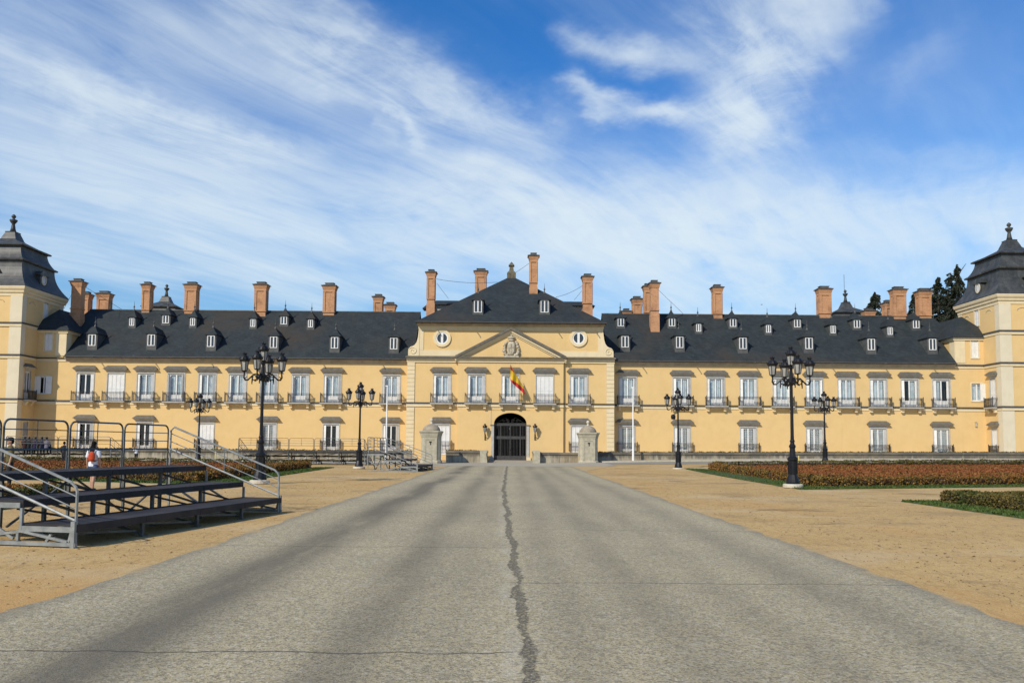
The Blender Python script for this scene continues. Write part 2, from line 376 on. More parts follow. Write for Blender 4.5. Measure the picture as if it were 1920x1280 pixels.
def sand_extra(t, pos, c, b):
    x, y, z = t.xyz(pos)
    gr = t.noise(pos, 42, 2, 0.7); c = t.mix(t.ramp(gr, 0.42, 0.62) * 0.55, c, (0.22, 0.155, 0.080))
    gr3 = t.noise(t.vec(x * 6.0, y * 2.2, 0.0), 1.0, 5, 0.75); c = t.mix(t.ramp(gr3, 0.52, 0.60) * 0.40, c, (0.25, 0.17, 0.085))
    gr4 = t.noise(t.vec(x * 13.0, y * 6.0, 5.0), 1.0, 4, 0.75); c = t.mix(t.ramp(gr4, 0.55, 0.64) * 0.45, c, (0.22, 0.145, 0.068)); c = t.mix(t.ramp(gr4, 0.46, 0.36) * 0.35, c, (0.66, 0.50, 0.30))
    gr2 = t.noise(pos, 21, 4, 0.75); c = t.mix(t.ramp(gr2, 0.52, 0.72) * 0.40, c, (0.50, 0.40, 0.26))
    org = t.ramp(t.noise(t.vec(x * 0.5, y * 0.22, 0.0), 0.9, 4, 0.6), 0.50, 0.72) * t.ramp(x.abs(), 11.5, 5.0)
    c = t.mix(org * 0.75, c, (0.50, 0.285, 0.10))
    dk = t.ramp(t.noise(t.vec(x * 0.30, y * 0.42, 4.0), 0.9, 6, 0.65), 0.52, 0.66)
    c = t.mix(dk * 0.50, c, (0.24, 0.175, 0.095))
    lt = t.ramp(t.noise(t.vec(x * 0.22, y * 0.30, 14.0), 0.9, 5, 0.6), 0.52, 0.68); c = t.mix(lt * 0.40, c, (0.58, 0.46, 0.28))
    wet = t.ramp(t.noise(t.vec(x * 0.55, y * 0.9 , 11.0), 0.55, 5, 0.7, 0.6), 0.585, 0.66)
    c = t.mix(wet * 0.5, c, (0.085, 0.07, 0.055))
    pb = t.node('ShaderNodeTexVoronoi'); pb.inputs['Scale'].default_value = 7.0; t.put(pb.inputs['Vector'], pos)
    return t.mix(t.ramp(X(t, pb.outputs[0]), 0.11, 0.06) * t.ramp(t.noise(pos, 0.8, 3, 0.5), 0.5, 0.6) * 0.8, c, (0.06, 0.05, 0.035))
M_SAND = mat("sandy_gravel", (0.60, 0.405, 0.165), 0.95, (0.54, 0.355, 0.140), 0.5, bump=0.012, bscale=38, spec=0.1, extra=sand_extra)
def asphalt_extra(t, pos, c, b):
    x, y, z = t.xyz(pos)
    vo = t.node('ShaderNodeTexVoronoi'); vo.inputs['Scale'].default_value = 62.0; t.put(vo.inputs['Vector'], pos)
    vr, vg, vb = t.xyz(vo.outputs['Color'])
    c = t.mix(t.ramp(vr, 0.35, 0.9) * 0.70, c, (0.14, 0.125, 0.092)); c = t.mix(t.ramp(vg, 0.75, 1.0) * 0.65, c, (0.60, 0.54, 0.40))
    vo2 = t.node('ShaderNodeTexVoronoi'); vo2.inputs['Scale'].default_value = 24.0; t.put(vo2.inputs['Vector'], pos)
    r2, g2, b2 = t.xyz(vo2.outputs['Color'])
    c = t.mix(t.ramp(r2, 0.6, 1.0) * 0.38, c, (0.16, 0.15, 0.125)); c = t.mix(t.ramp(g2, 0.75, 1.0) * 0.30, c, (0.58, 0.54, 0.44))
    mid = t.noise(t.vec(x * 7, y * 3.5, 0.0), 1.0, 6, 0.72); c = t.mix(t.ramp(mid, 0.50, 0.70) * 0.26, c, (0.19, 0.175, 0.14))
    # tyre-polished bands along the drive
    wob = (t.noise(t.vec(x * 0.2, y * 0.12, 0.0), 1.0, 3, 0.5) - 0.5) * 0.8
    band = None
    for cx, hw, a in ((-3.2, 0.50, 1.15), (-1.35, 0.40, 0.70), (-0.55, 0.3, 0.25), (1.55, 0.42, 0.55), (2.45, 0.30, 0.35), (3.6, 0.40, 0.45), (0.6, 0.28, 0.35)):
        d = (x + wob - cx) * (1 / hw); g = (d * d * -1.0).exp() * a; band = g if band is None else band + g
    mottled = t.ramp(t.noise(t.vec(x * 0.8, y * 0.11, 2.0), 1.0, 5, 0.6), 0.18, 0.58)
    c = t.mix((band * mottled * 0.80).min(0.80), c, (0.125, 0.112, 0.085))
    c = t.mix(t.ramp(x.abs(), 4.45, 4.85) * 0.5, c, (0.17, 0.155, 0.12))
    # the long broken joint down the middle, and cross cracks
    j1 = (t.noise(t.vec(0.0, y * 0.42, 0.0), 1.0, 3, 0.6) - 0.5) * 0.34 + (t.noise(t.vec(0.0, y * 3.2, 3.0), 1.0, 5, 0.75) - 0.5) * 0.17
    jd = x + j1 - (0.26 - y * 0.016).max(-0.22)
    ragged = (t.noise(t.vec(x * 11, y * 11, 1.0), 1.0, 5, 0.75) - 0.5) * 0.10
    jw = t.ramp(t.noise(t.vec(0.0, y * 0.75, 6.0), 1.0, 4, 0.7), 0.28, 0.66) * 0.135 + 0.004 + y * 0.0008
    inside = t.ramp((jd + ragged).abs() - jw * 0.55, 0.010, -0.010)
    rubble = t.ramp(t.noise(t.vec(x * 26, y * 26, 1.0), 1.0, 4, 0.75), 0.36, 0.60)
    line = t.ramp((jd + ragged * 0.5 + jw * 0.5).abs(), 0.010 + y * 0.0006, 0.003) * t.ramp(t.noise(t.vec(0.0, y * 2.0, 9.0), 1.0, 3, 0.6), 0.36, 0.5)
    tot = (inside * (rubble * 0.75 + 0.22)).max(line * 0.8)
    for cy, side, am in ((6.45, -1, 1.0), (9.75, 1, 0.8), (13.0, -1, 0.7), (15.8, 1, 0.5), (19.6, -1, 0.5), (27.0, 1, 0.4), (24.5, -1, 0.4)):
        dd = (y - cy + (t.noise(t.vec(x * 0.5, 0.0, cy), 1.0, 5, 0.65) - 0.5) * 0.55).abs()
        f = t.ramp(dd, 0.013 + cy * 0.0018, 0.003) * am * t.ramp(x * side, -0.15, 0.1) * t.ramp(t.noise(t.vec(x * 2.2, cy, 0.0), 1.0, 4, 0.6), 0.22, 0.5)
        tot = tot.max(f)
    pale = t.ramp((jd + 0.14).abs(), 0.13, 0.0) * t.ramp(t.noise(t.vec(x * 2, y * 0.7, 3.0), 1.0, 4, 0.6), 0.4, 0.6) * 0.22
    c = t.mix(pale, c, (0.56, 0.52, 0.42))
    c = t.mix(tot * 0.92, c, (0.075, 0.068, 0.055))
    spill = t.ramp(x.abs() + (t.noise(t.vec(x * 1.5, y * 0.9, 7.0), 1.0, 6, 0.7) - 0.5) * 1.5, 4.72, 5.0)
    return t.mix(spill * 0.75, c, (0.50, 0.345, 0.16))
M_ASPH = mat("worn_asphalt", (0.475, 0.40, 0.235), 0.92, (0.41, 0.35, 0.21), 0.35, bump=0.008, bscale=70, spec=0.15, extra=asphalt_extra)
def plainroad_extra(t, pos, c, b):
    x, y, z = t.xyz(pos)
    c = t.mix(t.ramp(t.noise(pos, 45, 2, 0.7), 0.35, 0.7) * 0.35, c, (0.19, 0.175, 0.14))
    return t.mix(t.ramp(t.noise(t.vec(x * 0.10, y * 0.45, 0.0), 1.0, 5, 0.6), 0.45, 0.7) * 0.45, c, (0.22, 0.20, 0.16))
M_XROAD = mat("grey_asphalt", (0.30, 0.275, 0.225), 0.92, (0.25, 0.23, 0.19), 0.4, spec=0.15, extra=plainroad_extra)
M_PAVE = mat("pale_pavement", (0.45, 0.40, 0.30), 0.92, (0.39, 0.34, 0.25), 0.8, spec=0.15)
xs = [-2500, -600, -200, -120, -90, -70, -50] + [-40 + 4 * i for i in range(21)] + [45, 50, 60, 70, 90, 120, 200, 600, 2500]
ys = [-300, -60, -20, 0, 10, 20, 30, 40] + [42 + 2 * i for i in range(20)] + [84, 90, 110, 150, 300, 900, 3000]
sheet("sand_ground", M_SAND, xs, ys, 0.0)
rx = [-4.82 + 9.64 * i / 24 for i in range(25)]
ry = [-12, -4] + [0.5 * i for i in range(0, 40)] + [20 + 1.0 * i for i in range(0, 44)]
wob = [random.uniform(-.09, .09) for _ in range(400)]
sheet("road", M_ASPH, rx, ry, 0.012, lambda x, y: x + (wob[int(y * 2 + 40) % 400] if abs(x) > 4.8 else 0) + (math.copysign(ss((y - 50) / 14) * 3.0, x) if abs(x) > 4.6 and y > 50 else 0))
M_FORE = mat("forecourt_asphalt", (0.43, 0.385, 0.29), 0.92, (0.37, 0.335, 0.25), 0.35, spec=0.15, extra=plainroad_extra)
sheet("forecourt", M_FORE, [-8.4, -5, -2.5, 0, 2.5, 5, 8.4], [63.0, 66, 70, 74, 79.9], 0.016)
sheet("bridge_deck", M_FORE, [-2.7, 0, 2.7], [80.0, 84, 88.0], 0.020)
gx = [8.4, 10, 13, 17, 21, 26, 32, 40, 50, 60, 75, 95]
sheet("cross_road", M_XROAD, gx, [66.0, 68, 70, 72, 73.5], 0.014)
sheet("cross_road", M_XROAD, [-95, -60, -40, -20, -8.4], [66.0, 69, 72.4], 0.014)
sheet("pavement", M_PAVE, gx, [73.52, 75, 77, 79, 82, 86], 0.12)
sheet("pavement", M_PAVE, [-95, -60, -40, -20, -8.42], [72.42, 73.5, 76], 0.08)

for nm, pts_, h_ in (("kerb", [(x, 73.5) for x in gx], .12), ("kerb", [(x, 72.4) for x in (-95, -60, -40, -20, -8.42)], .08)):
    b = MB()
    for (xa, ya), (xb, yb) in zip(pts_, pts_[1:]):
        za, zb_ = gz(xa, ya), gz(xb, yb)
        b.add([(xa, ya - .14, za), (xb, yb - .14, zb_), (xb, yb - .12, zb_ + h_ + .004), (xa, ya - .12, za + h_ + .004), (xb, yb + .03, zb_ + h_ + .004), (xa, ya + .03, za + h_ + .004)], [(0, 1, 2, 3), (3, 2, 4, 5)])
    struct(b.build(nm, M_STONE))
# ------------------------------------------------------------------ palace
palace = thing("palace", "long ochre palace with slate roofs, brick chimneys and two corner towers", "palace")
P = palace
YW, YP, YC, YA, YT = 90.0, 88.6, 88.25, 88.75, 86.9     # planes of wings, pavilion, middle bay, attic, tower fronts
XP, XT = 11.5, 53.55
Z_EAVE = 11.1

def wall_mb(b, x0, x1, z0, z1, y, holes, depth):
    """wall face in the local x,z plane (front towards -y) with rectangular holes and their reveals"""
    xs = sorted({x0, x1} | {h[i] for h in holes for i in (0, 1)}); zs = sorted({z0, z1} | {h[i] for h in holes for i in (2, 3)})
    for i in range(len(xs) - 1):
        for j in range(len(zs) - 1):
            mx, mz = (xs[i] + xs[i + 1]) / 2, (zs[j] + zs[j + 1]) / 2
            if any(h[0] < mx < h[1] and h[2] < mz < h[3] for h in holes): continue
            b.quad((xs[i], y, zs[j]), (xs[i + 1], y, zs[j]), (xs[i + 1], y, zs[j + 1]), (xs[i], y, zs[j + 1]))
    for a, c, e, g in holes:
        b.quad((a, y, e), (a, y, g), (a, y + depth, g), (a, y + depth, e)); b.quad((c, y, g), (c, y, e), (c, y + depth, e), (c, y + depth, g))
        b.quad((a, y, g), (c, y, g), (c, y + depth, g), (a, y + depth, g)); b.quad((c, y, e), (a, y, e), (a, y + depth, e), (c, y + depth, e))
    return b

# measured positions (photograph columns) of the window axes
UP_L = [159.5, 217, 273, 330, 388.5, 445.5, 504, 563, 623.5, 734]
UP_R = [1177, 1278, 1342, 1403.5, 1465.5, 1527, 1587, 1647, 1705.5, 1765]
LO_L = [159.5, 271, 386, 503, 621, 733]
LO_R = [1175.5, 1279, 1403, 1527, 1646.5, 1765]
UP_P = [829, 893.4, 957, 1021, 1085.5]
LO_P = [828, 1086]
ux = lambda px, Y=YW: at(px, 725, Y)[0]
UW, UZ0, UZ1 = 0.93, 6.25, 9.40          # upper opening half width, sill, head
LW, LZ0, LZ1 = 0.86, 0.55, 3.84
up_l, up_r = [ux(p) for p in UP_L], [ux(p) for p in UP_R]
lo_l, lo_r = [at(p, 810, YW)[0] for p in LO_L], [at(p, 810, YW)[0] for p in LO_R]
up_p, lo_p = [ux(p, YP) for p in UP_P], [at(p, 810, YP)[0] for p in LO_P]
hole_u = lambda x: (x - UW, x + UW, UZ0, UZ1)
hole_l = lambda x: (x - LW, x + LW, LZ0, LZ1)
SIDE_L, SIDE_R = at(82, 718, YW)[0], at(1832, 733, YW)[0]
LNK_L, LNK_R = at(91, 646, YW)[0], at(1828, 662, YW)[0]
sq = lambda x, hw, a, c: (x - hw, x + hw, a, c)

for sgn, ups, los, sx in ((-1, up_l, lo_l, SIDE_L), (1, up_r, lo_r, SIDE_R)):
    b = MB(); x0, x1 = sorted((sgn * XP, sgn * XT))
    wall_mb(b, x0, x1, -0.3, Z_EAVE, YW, [hole_u(x) for x in ups] + [hole_l(x) for x in los] + [sq(sx, 0.62, 7.02, 9.02)], 0.30)
    b.build("wall", M_OCHRE, P)
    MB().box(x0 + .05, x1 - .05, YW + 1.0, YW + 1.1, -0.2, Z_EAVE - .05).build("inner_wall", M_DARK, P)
    # link block between wing and tower rising above the eaves
    a0, a1 = sorted((sgn * 50.3, sgn * XT)); lx = LNK_L if sgn < 0 else LNK_R
    b = MB(); wall_mb(b, a0, a1, Z_EAVE, 14.3, YW, [sq(lx, 0.42, 11.9, 13.9)], 0.25)
    xs_ = sgn * 50.3
    b.quad((xs_, YW, Z_EAVE), (xs_, YW, 14.3), (xs_, 100, 14.3), (xs_, 100, Z_EAVE)) if sgn > 0 else b.quad((xs_, YW, Z_EAVE), (xs_, 100, Z_EAVE), (xs_, 100, 14.3), (xs_, YW, 14.3))
    b.build("wall", M_OCHRE, P)
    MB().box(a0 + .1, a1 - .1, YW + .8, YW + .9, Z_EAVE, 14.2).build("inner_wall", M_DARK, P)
    q0, q1 = sorted((sgn * 50.297, sgn * 51.45))
    MB().box(q0, q1, YW - .05, YW - .003, Z_EAVE + .22, 13.9).build("pilaster", M_CREAM, P)
    s0, s1 = sorted((sgn * 50.25, sgn * 50.3))
    MB().box(s0, s1, YW - .05, YW + 1.0, Z_EAVE + .1, 13.9).build("pilaster", M_CREAM, P)
    c0, c1 = sorted((sgn * 50.1, sgn * XT))
    MB().box(c0, c1, YW - .14, YW + .3, 13.9, 14.22).build("cornice", M_CREAM, P)
    d0, d1 = sorted((sgn * 50.1, sgn * 50.35))
    MB().box(d0, d1, YW + .3, 100, 13.9, 14.22).build("cornice", M_CREAM, P)
    # hipped slate roof of the link block
    e0, e1, rxm = sgn * 49.85, sgn * (XT + 1.2), sgn * 52.35
    b = MB(); vs = [(e0, YW - .35, 14.22), (e1, YW - .35, 14.22), (e1, 101, 14.22), (e0, 101, 14.22), (rxm, YW + 2.0, 16.95), (rxm, 100, 16.95)]
    b.add(vs, [(0, 1, 4), (1, 2, 5, 4), (2, 3, 5), (3, 0, 4, 5), (3, 2, 1, 0)]); b.build("roof", M_SLATE, P)
    # wing roof
    RY, RZ = 96.45, 17.62
    r0, r1 = sgn * 11.0, sgn * 50.24
    b = MB(); n = 44
    for i in range(n):
        xa, xb = r0 + (r1 - r0) * i / n, r0 + (r1 - r0) * (i + 1) / n
        b.quad((xa, 89.5, 11.22), (xb, 89.5, 11.22), (xb, RY, RZ), (xa, RY, RZ)) if sgn > 0 else b.quad((xb, 89.5, 11.22), (xa, 89.5, 11.22), (xa, RY, RZ), (xb, RY, RZ))
    b.quad((r0, RY, RZ), (r1, RY, RZ), (r1, 103.4, 11.2), (r0, 103.4, 11.2)); b.quad((r0, 89.5, 11.22), (r0, 103.4, 11.2), (r1, 103.4, 11.2), (r1, 89.5, 11.22))
    yl, zl = 92.4, 11.22 + (92.4 - 89.5) * (RZ - 11.22) / (RY - 89.5)
    e = sgn * 55.0
    b.add([(r1, RY, RZ), (sgn * 51.2, RY, RZ), (e, RY, 13.6), (sgn * 54.0, yl, zl - .6), (r1, yl, zl)], [(0, 1, 2, 3, 4)])
    b.add([(r1, RY, RZ), (sgn * 51.2, RY, RZ), (e, RY, 13.6), (r1, 103.4, 11.2)], [(0, 1, 2, 3)])
    b.build("roof", M_SLATE, P)
    m0, m1 = sorted((r0, sgn * 51.2))
    MB().tube([(m0, RY, RZ + .04), (m1, RY, RZ + .04)], .11, 6).build("ridge_cap", M_LEAD, P)
    # eaves moulding, gutter and string course
    k0, k1 = sorted((sgn * (XP + .01), sgn * 50.22))
    b = MB(); b.prism([(k0, 10.72), (k1, 10.72), (k1, 10.86), (k0, 10.86)], YW - .08, YW - .004); b.box(k0, k1, YW - .20, YW - .004, 10.86, 11.0); b.box(k0, k1, YW - .34, YW - .004, 11.0, 11.12)
    b.build("eaves_cornice", M_MOULD, P)
    MB().tube([(k0, 89.44, 11.20), (k1, 89.44, 11.20)], .085, 6).build("gutter", M_COURSE, P)
    h0, h1 = sorted((sgn * 50.22, sgn * XT))
    b = MB().box(h0, h1, YW - .16, YW - .004, 10.98, 11.14); b.build("string_course", M_COURSE, P)
    MB().box(h0, h1, YW - .07, YW - .004, 10.70, 10.98).build("string_course", M_CREAM, P)
    j0, j1 = sorted((sgn * XP, sgn * XT))
    MB().box(j0, j1, YW - .15, YW - .004, 6.17, 6.33).build("string_course", M_COURSE, P)
    MB().box(j0, j1, YW - .06, YW - .004, 5.86, 6.17).build("string_course", M_CREAM, P)

# --- central pavilion
GX, GZS, GZT = 1.80, 4.03, 5.22          # gate half width, spring, crown
b = MB()
wall_mb(b, -XP, -5.85, -0.3, 11.1, YP, [hole_u(x) for x in up_p[:1]] + [hole_l(lo_p[0])] , 0.30)
b.quad((-XP, YP, -.3), (-XP, YP, 11.1), (-XP, YW + .1, 11.1), (-XP, YW + .1, -.3)); b.build("wall", M_OCHRE, P)
b = MB(); wall_mb(b, 5.85, XP, -0.3, 11.1, YP, [hole_u(up_p[4]), hole_l(lo_p[1])], 0.30)
b.quad((XP, YP, -.3), (XP, YW + .1, -.3), (XP, YW + .1, 11.1), (XP, YP, 11.1)); b.build("wall", M_OCHRE, P)
b = MB()
wall_mb(b, -5.85, 5.85, -0.3, 11.1, YC, [hole_u(x) for x in up_p[1:4]] + [(-GX, GX, -0.3, GZT)], 0.30)
# spandrels closing the square head of the gate opening to an elliptical arch
N = 14
for sgn in (-1, 1):
    arc = [(sgn * GX * math.cos(a), GZS + (GZT - GZS) * math.sin(a)) for a in [PI / 2 * i / N for i in range(N + 1)]]
    for p, q in zip(arc, arc[1:]):
        vs = [(p[0], YC, p[1]), (q[0], YC, q[1]), (sgn * GX, YC, GZT)]
        b.add(vs if sgn > 0 else vs[::-1], [(0, 1, 2)])
        ws = [(p[0], YC, p[1]), (p[0], YC + .8, p[1]), (q[0], YC + .8, q[1]), (q[0], YC, q[1])]
        b.add(ws if sgn > 0 else ws[::-1], [(0, 1, 2, 3)])
b.quad((-GX, YC + .3, -.3), (-GX, YC + .8, -.3), (-GX, YC + .8, GZS), (-GX, YC + .3, GZS)); b.quad((GX, YC + .3, GZS), (GX, YC + .8, GZS), (GX, YC + .8, -.3), (GX, YC + .3, -.3))
for x in (-5.85, 5.85):
    b.quad((x, YC, -.3), (x, YP, -.3), (x, YP, 11.1), (x, YC, 11.1)) if x > 0 else b.quad((x, YP, -.3), (x, YC, -.3), (x, YC, 11.1), (x, YP, 11.1))
b.build("wall", M_OCHRE, P, )["label"] = "projecting middle bay with arched gateway"
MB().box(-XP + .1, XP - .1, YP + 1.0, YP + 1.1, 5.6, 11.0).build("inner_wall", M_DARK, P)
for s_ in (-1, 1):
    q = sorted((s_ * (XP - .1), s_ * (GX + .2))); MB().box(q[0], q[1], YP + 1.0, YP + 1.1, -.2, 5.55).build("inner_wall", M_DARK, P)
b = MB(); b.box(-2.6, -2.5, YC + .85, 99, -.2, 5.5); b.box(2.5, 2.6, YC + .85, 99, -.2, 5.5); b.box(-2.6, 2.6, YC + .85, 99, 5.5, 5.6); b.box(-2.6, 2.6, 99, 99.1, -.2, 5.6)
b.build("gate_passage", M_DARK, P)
# recessed frame, stone jambs and gate leaves
b = MB(); b.box(-2.16, 2.16, YC - .03, YC - .003, 5.50, 5.56); b.box(-2.16, -2.10, YC - .03, YC - .003, 3.9, 5.50)
b.build("moulding", M_MOULD, P)
for s_ in (-1, 1):
    q = sorted((s_ * GX, s_ * 2.10)); jb = MB().box(q[0], q[1], YC - .07, YC - .003, 0.35, 3.80).build("door_jamb", M_TRIM, P)
    q2 = sorted((s_ * (GX - .0), s_ * 2.2)); MB().box(q2[0], q2[1], YC - .12, YC - .003, 3.80, 3.9).build("impost", M_DKMOULD, jb)
    q3 = sorted((s_ * (GX), s_ * 2.28)); MB().box(q3[0], q3[1], YC - .16, YC - .003, 0.0, 0.35).build("plinth", M_CREAM if s_ > 0 else M_TRIM, jb)
gy = YC + .42
gate = MB().box(-GX, GX, gy - .05, gy + .05, 3.80, 4.05)
for x in (-1.74, -1.10, 0.0, 1.10, 1.74): gate.box(x - .055, x + .055, gy - .05, gy + .05, 0.02, 3.80)
gate.box(-GX, GX, gy - .045, gy + .045, 2.34, 2.66); gate.box(-GX, GX, gy - .04, gy + .04, 0.02, 0.50)
gate = gate.build("gate", M_GATE, P)
b = MB(); x = -1.62
while x < 1.66:
    if min(abs(x - q) for q in (-1.10, 0, 1.10)) > .08: b.box(x - .018, x + .018, gy - .018, gy + .018, 0.5, 2.34); b.box(x - .018, x + .018, gy - .018, gy + .018, 2.66, 3.80)
    x += .165
b.build("gate_bar", M_GATE, gate)["kind"] = "stuff"
b = MB()
for s_ in (-1, 1):
    for cx, r in ((.28, .22), (.75, .17), (1.1, .10)):
        b.tube([(s_ * (cx + (r - .011 * k) * math.cos(k * .5)), gy, 4.32 + (r - .011 * k) * math.sin(k * .5)) for k in range(15)], .018, 4)
    b.tube([(s_ * .1, gy, 4.1), (s_ * .5, gy, 4.7), (s_ * .9, gy, 4.52), (s_ * 1.5, gy, 4.12)], .015, 4)
b.box(-GX, GX, gy - .02, gy + .02, 4.08, 4.12); b.build("scrollwork", M_GATE, gate)
MB().lathe([(0, -.06), (.06, -.03), (.06, .03), (0, .06)], 8, (0, gy - .1, 1.15)).build("gate_lock", M_GATE, gate)
MB().lathe([(.02, -.1), (.12, -.02), (.10, .06), (.02, .1)], 10, (-.08, gy + 1.3, 3.5)).build("gate_lamp", M_WHITE, gate)

# quoin stones at the pavilion corners
qm = MB().frustum(-.42, .42, -.08, 0, -.215, -.42, .42, -.08, 0, .215).mesh("quoin_stone", M_CREAM)
for s_ in (-1, 1):
    z = 0.9
    while z < 10.7:
        if not (5.75 < z < 6.35): link("quoin_stone", qm, P, (s_ * (XP - .424), YP - .003, z))
        z += .462
    q = sorted((s_ * (XP - .86), s_ * (XP + .004))); MB().box(q[0], q[1], YP - .02, YP - .002, 0.0, 10.72).build("quoin_backing", M_MOULD, P)
# courses on the pavilion
def course(x0, x1, y):
    MB().box(x0, x1, y - .15, y - .004, 6.17, 6.33).build("string_course", M_COURSE, P)
    MB().box(x0, x1, y - .09, y - .004, 5.86, 6.17).build("string_course", M_CREAM, P)
course(-XP - .02, -5.86, YP); course(5.86, XP + .02, YP); course(-5.86, 5.86, YC)
# main cornice of the pavilion
def cornice(x0, x1, y, returns=True):
    b = MB(); b.box(x0, x1, y - .12, y - .003, 10.78, 11.02); b.box(x0, x1, y - .25, y - .003, 11.02, 11.25); b.build("cornice", M_CREAM, P)
    b = MB(); b.box(x0 - .12, x1 + .12, y - .48, YA + .1, 11.25, 11.38); b.frustum(x0 - .12, x1 + .12, y - .48, YA + .1, 11.38, x0, x1, y - .1, YA + .1, 11.50); b.build("cornice", M_DKMOULD, P)
cornice(-XP - .05, -5.95, YP); cornice(5.95, XP + .05, YP)
b = MB(); b.box(-5.92, 5.92, YC - .12, YC - .003, 10.78, 11.02); b.box(-5.92, 5.92, YC - .25, YC - .003, 11.02, 11.22); b.build("cornice", M_CREAM, P)
MB().box(-6.0, 6.0, YC - .45, YC + .1, 11.22, 11.36).build("cornice", M_DKMOULD, P)
# pediment
ped = MB().prism([(-5.8, 11.36), (5.8, 11.36), (0, 14.35)], YC - .02, YA + .1).build("pediment", M_OCHRE, P)
for s_ in (-1, 1):
    def rk(o, th, y0, name, m):
        ax, az_, bx, bz = s_ * 6.15, 11.36, 0, 14.58; L = math.hypot(ax, bz - az_); nx, nz = -s_ * -(bz - az_) / L, abs(ax) / L
        pts = [(ax, az_ + o), (bx, bz + o), (bx, bz + o - th), (ax, az_ + o - th)]
        if s_ < 0: pts = pts[::-1]
        MB().prism(pts[::-1] if True else pts, y0, YA + .08).build(name, m, ped)
    rk(0.12, 0.30, YC - .50, "raking_cornice", M_DKMOULD); rk(-.18, .26, YC - .30, "raking_cornice", M_CREAM); rk(-.44, .18, YC - .14, "raking_cornice", M_CREAM)
# carved arms in the pediment
AX, AZ, AY = 0.05, 11.36, YC - .02
coa = MB(); coa.frustum(AX - .85, AX + .85, AY - .42, AY, AZ, AX - .8, AX + .8, AY - .36, AY, AZ + .14)
coa = coa.build("coat_of_arms", M_STONE_ := mat("carved_pale_stone", (0.50, 0.45, 0.34), 0.9, (0.30, 0.265, 0.19), 4.0, bump=0.02, bscale=9), P)
sh = []
for k in range(20):
    a = 2 * PI * k / 20; r = 1.0
    xx = .46 * math.copysign(abs(math.cos(a)) ** .6, math.cos(a)); zz = .78 * math.copysign(abs(math.sin(a)) ** .75, math.sin(a))
    sh.append((xx * (1 if zz > -.2 else 1.0 + .35 * (zz + .2)), zz))
b = MB(); c_ = (AX, AZ + .98)
vs = [(AX + x, AY - .20, c_[1] + z) for x, z in sh] + [(AX + x, AY, c_[1] + z) for x, z in sh] + [(AX + x * .7, AY - .32, c_[1] + z * .75) for x, z in sh]
fs = [(i, i + 20, (i + 1) % 20 + 20, (i + 1) % 20) for i in range(20)] + [(40 + i, i, (i + 1) % 20, 40 + (i + 1) % 20) for i in range(20)] + [tuple(40 + i for i in range(20))]
b.add(vs, fs); b.tube([(AX - .25, AY - .34, c_[1] + .05), (AX + .25, AY - .34, c_[1] + .05)], .03, 5); b.tube([(AX, AY - .34, c_[1] - .45), (AX, AY - .34, c_[1] + .5)], .03, 5); b.build("shield", M_STONE_, coa)
for s_ in (-1, 1):
    b = MB(); b.smooth = True
    for k in range(16):
        t_ = k / 15; xx = AX + s_ * (.50 + .30 * math.sin(t_ * PI) ** .5 * (1.05 - .3 * t_) + random.uniform(-.05, .05)); zz = AZ + .22 + 1.45 * t_
        r = .17 - .05 * t_ + random.uniform(-.03, .04)
        b.lathe([(r * math.sin(q), -r * math.cos(q)) for q in [PI * j / 6 + .02 for j in range(7)]], 8, (xx, AY - .10 - random.uniform(0, .10), zz))
        if k % 3 == 0: b.lathe([(r * .9 * math.sin(q), -r * .9 * math.cos(q)) for q in [PI * j / 6 + .02 for j in range(7)]], 8, (xx + s_ * .12, AY - .06, zz - .05))
    b.build("mantling", M_STONE_, coa)
b = MB(); b.lathe([(.30, 0), (.34, .06), (.30, .12), (.36, .2), (.46, .34), (.40, .44), (.20, .52), (.08, .55), (.07, .58), (.13, .66), (.06, .74), (.01, .76)], 12, (AX, AY - .12, AZ + 1.82), sy=.6)
b.build("crown", M_STONE_, coa)
